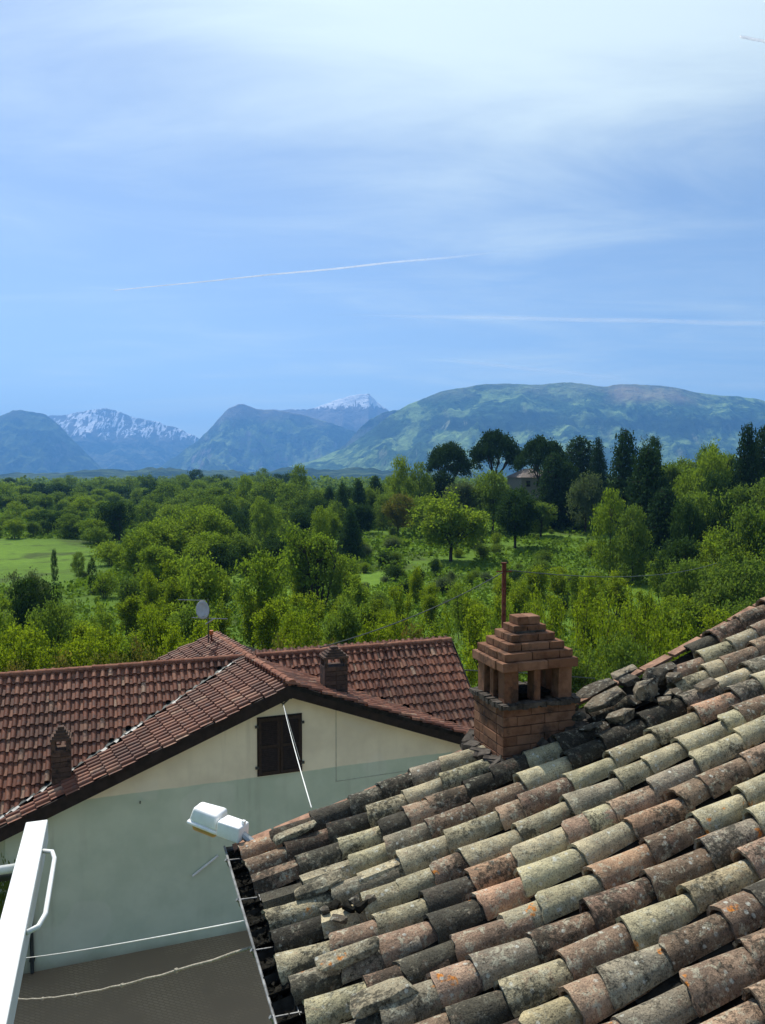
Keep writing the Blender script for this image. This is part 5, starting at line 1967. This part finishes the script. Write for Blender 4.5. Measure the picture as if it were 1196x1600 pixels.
# --- thicket behind the house
GT = 'young trees in the thicket behind the red roofs'
for i in range(118):
    D = 34 + 52 * R_.random() ** 1.1
    px = R_.uniform(-30, 1120)
    k = (D - 34) / 52
    top = 985 - 112 * k + R_.uniform(-26, 30)
    if px > 720: top -= 12
    if 60 < px < 230 and top < 905: top = 915 + R_.uniform(0, 40)
    if top < 905 and D > 70 and 540 < px < 930: top += 20
    tree('sapling', px, top, D, R_.uniform(60, 105) * (1.25 - .45 * k), R_.choice(('leaf_young', 'leaf_young', 'leaf_young', 'leaf_fresh')), ('low front' if k < .33 else 'middle rank' if k < .66 else 'back rank') + ' light green young tree, ' + zone(px), 'young_tree', 'tree', GT + ', ' + zone(px))
for px, top, D, w in ((842, 892, 42, 80), (870, 905, 40, 70), (905, 898, 44, 90), (948, 900, 42, 90), (985, 896, 44, 100), (1015, 905, 40, 90), (1040, 925, 38, 80), (930, 935, 36, 80), (240, 925, 42, 60), (330, 930, 40, 70), (700, 925, 40, 70), (620, 930, 42, 70)):
    tree('sparse', px, top, D, w, 'leaf_young', 'thin bare stemmed sapling with sparse yellowish leaves, ' + zone(px), 'young_tree', 'tree', 'sparse saplings, ' + zone(px))
GB = 'brownish bushes behind the red roofs'
for px, top, D, w in ((215, 985, 33, 120), (150, 1003, 31, 110), (85, 1015, 30, 110), (20, 1020, 30, 100), (440, 980, 34, 110), (500, 985, 33, 110), (655, 968, 35, 100), (590, 990, 33, 90), (370, 995, 32, 90), (270, 1005, 31, 80)):
    tree('sapling', px, top, D, w, 'leaf_dry', 'yellow brown flowering bush, ' + zone(px), 'bush', 'bush', GB)
for px, top, D, w in ((170, 975, 38, 90), (120, 962, 40, 90), (20, 960, 38, 110)):
    tree('broad', px, top, D, w, 'leaf_young', 'vivid green leafy tree low behind the left red roof, ' + ('on the left' if px < 60 else 'in the middle' if px < 150 else 'on the right'), 'broadleaf_tree', 'tree', 'vivid green trees behind the left roof')
for px, top, D, w in ((540, 930, 44, 90), (790, 990, 40, 90), (905, 1000, 34, 110), (985, 985, 34, 100), (300, 935, 46, 90), (70, 930, 46, 90)):
    tree('open', px, top, D, w, 'leaf_mid', 'mid green open tree deep in the thicket, ' + zone(px), 'broadleaf_tree', 'tree', 'mid green trees in the thicket')
# --- shrubs of the clearing
GH = 'low shrubs in the clearing'
for i in range(130):
    D = R_.uniform(74, 150); px = R_.uniform(110, 930) if i % 3 else R_.uniform(540, 900)
    x = (px - 598) / FPX * D
    top = 745 + (-float(land(x, D)) - R_.uniform(.8, 3.2)) / D * FPX
    lf, tone = R_.choice((('leaf_mid', 'mid green'), ('leaf_grey', 'grey green'), ('leaf_fresh', 'bright green'), ('leaf_dark', 'dark green')))
    tree('shrub', px, top, D, R_.uniform(14, 38), lf, tone + ' low shrub in the ' + ('near' if D < 100 else 'middle' if D < 125 else 'far') + ' clearing, ' + zone(px), 'shrub', 'shrub', GH + ', ' + zone(px), min_h=.6)
tree('shrub', -4, 1308, 17.5, 50, 'leaf_mid', 'green bush by the left corner of the grey green wall', 'shrub', 'shrub')


# undergrowth and grass tufts between the trees: uncountable
def undergrowth():
    rng = np.random.default_rng(3)
    n = 170000
    D = 28 + 330 * rng.random(n) ** 1.7
    x = (rng.uniform(-60, 1240, n) - 598) / FPX * D
    z = land(x, D)
    nz = np.sin(x * .31 + 2) * np.sin(D * .23) + np.sin(x * .11 - D * .13)
    meadow = (x < -40) & (D > 96) & (D < 165)
    keep = (nz > -.9) & ~meadow
    x, D, z = x[keep], D[keep], z[keep]
    n = len(x)
    cen = np.stack([x, D, z + rng.random(n) ** 2 * (.5 + .9 * np.clip(np.sin(x * .5 + D * .21) * np.sin(D * .37 - x * .13) + .35, 0, 1.2)) + .06], 1)
    v = leaf_quads(cen, .05 + .0022 * D[:, None] * 1.0, .25, rng)
    o = link('undergrowth', quads_mesh('undergrowth', v, n), M['grass_blade'])
    tag(o, kind='stuff')


undergrowth()


# woods too far off to count
def distant_wood():
    rng = np.random.default_rng(9)
    N = 1500
    D = 480 + 1500 * rng.random(N) ** 1.4
    px = rng.uniform(-120, 1320, N)
    x = (px - 598) / FPX * D
    z = land(x, D)
    h = rng.uniform(6, 13, N)
    per = 70
    c = np.stack([x, D, z + h * .55], 1)
    ids = np.repeat(np.arange(N), per)
    off = rng.normal(size=(N * per, 3)); off /= np.linalg.norm(off, axis=1, keepdims=True)
    off *= rng.uniform(.5, 1, (N * per, 1)) ** .5
    cen = c[ids] + off * (h[ids, None] * np.array([.42, .42, .48]))
    v = leaf_quads(cen, (h[ids] * .10)[:, None], .4, rng)
    o = link('distant_wood', quads_mesh('distant_wood', v, N * per), M['leaf_mid'])
    tag(o, kind='stuff')


distant_wood()


# ------------------------------------------------------------------ far buildings
def far_house(px, py, D, w, d, h, rz, wall_mat, roof_mat, label):
    p = at_depth(px, py, D)
    g = float(land(p.x, D))
    o = empty('villa', (p.x, D, g), label, 'house')
    q = Matrix.Rotation(rz, 3, 'Z'); a = (q @ AX[0], q @ AX[1], ZU)
    c = Vector((p.x, D, 0))
    eave = p.z
    wb = MB(); wb.box(c + ZU * ((g + eave) / 2), a, (w / 2, d / 2, (eave - g) / 2)); wo = wb.build('wall', wall_mat, o)
    rb_ = MB()
    e = .4
    base = [c + a[0] * (sx * (w / 2 + e)) + a[1] * (sy * (d / 2 + e)) + ZU * (eave + .004) for sx, sy in ((-1, -1), (1, -1), (1, 1), (-1, 1))]
    r0, r1 = c - a[0] * (w * .22) + ZU * (eave + h), c + a[0] * (w * .22) + ZU * (eave + h)
    rb_.add(base + [r0, r1], [(0, 1, 5, 4), (1, 2, 5), (2, 3, 4, 5), (3, 0, 4), (3, 2, 1, 0)])
    ro = rb_.build('roof', roof_mat, o)
    cb = MB(); cb.box(c + a[0] * (w * .1) - a[1] * (d * .1) + ZU * (eave + h * .9), a, (.35, .3, .8)); co = cb.build('chimney', M['dark_metal'], ro); co.matrix_parent_inverse = Matrix()
    for i in range(3):
        wv_ = MB(); wv_.box(c + a[0] * (w * (i - 1) * .3) - a[1] * (d / 2 + .02) + ZU * (eave - 1.4), a, (.5, .03, .65)); wv_.build('window', M['dark_wood'], o)


far_house(830, 746, 176, 8.5, 7, 2.0, .3, mat_simple('villa_wall', (.26, .23, .19), .9), mat_simple('villa_roof', (.20, .17, .155), .9, var=.3, scale=2), 'grey roofed villa half hidden behind the umbrella pine trunk')
far_house(104, 764, 640, 22, 12, 5, .1, mat_simple('farm_wall', (.40, .36, .30), .9), mat_simple('farm_roof', (.13, .11, .10), .9), 'distant farmhouse with grey roof beside the row of cypresses')
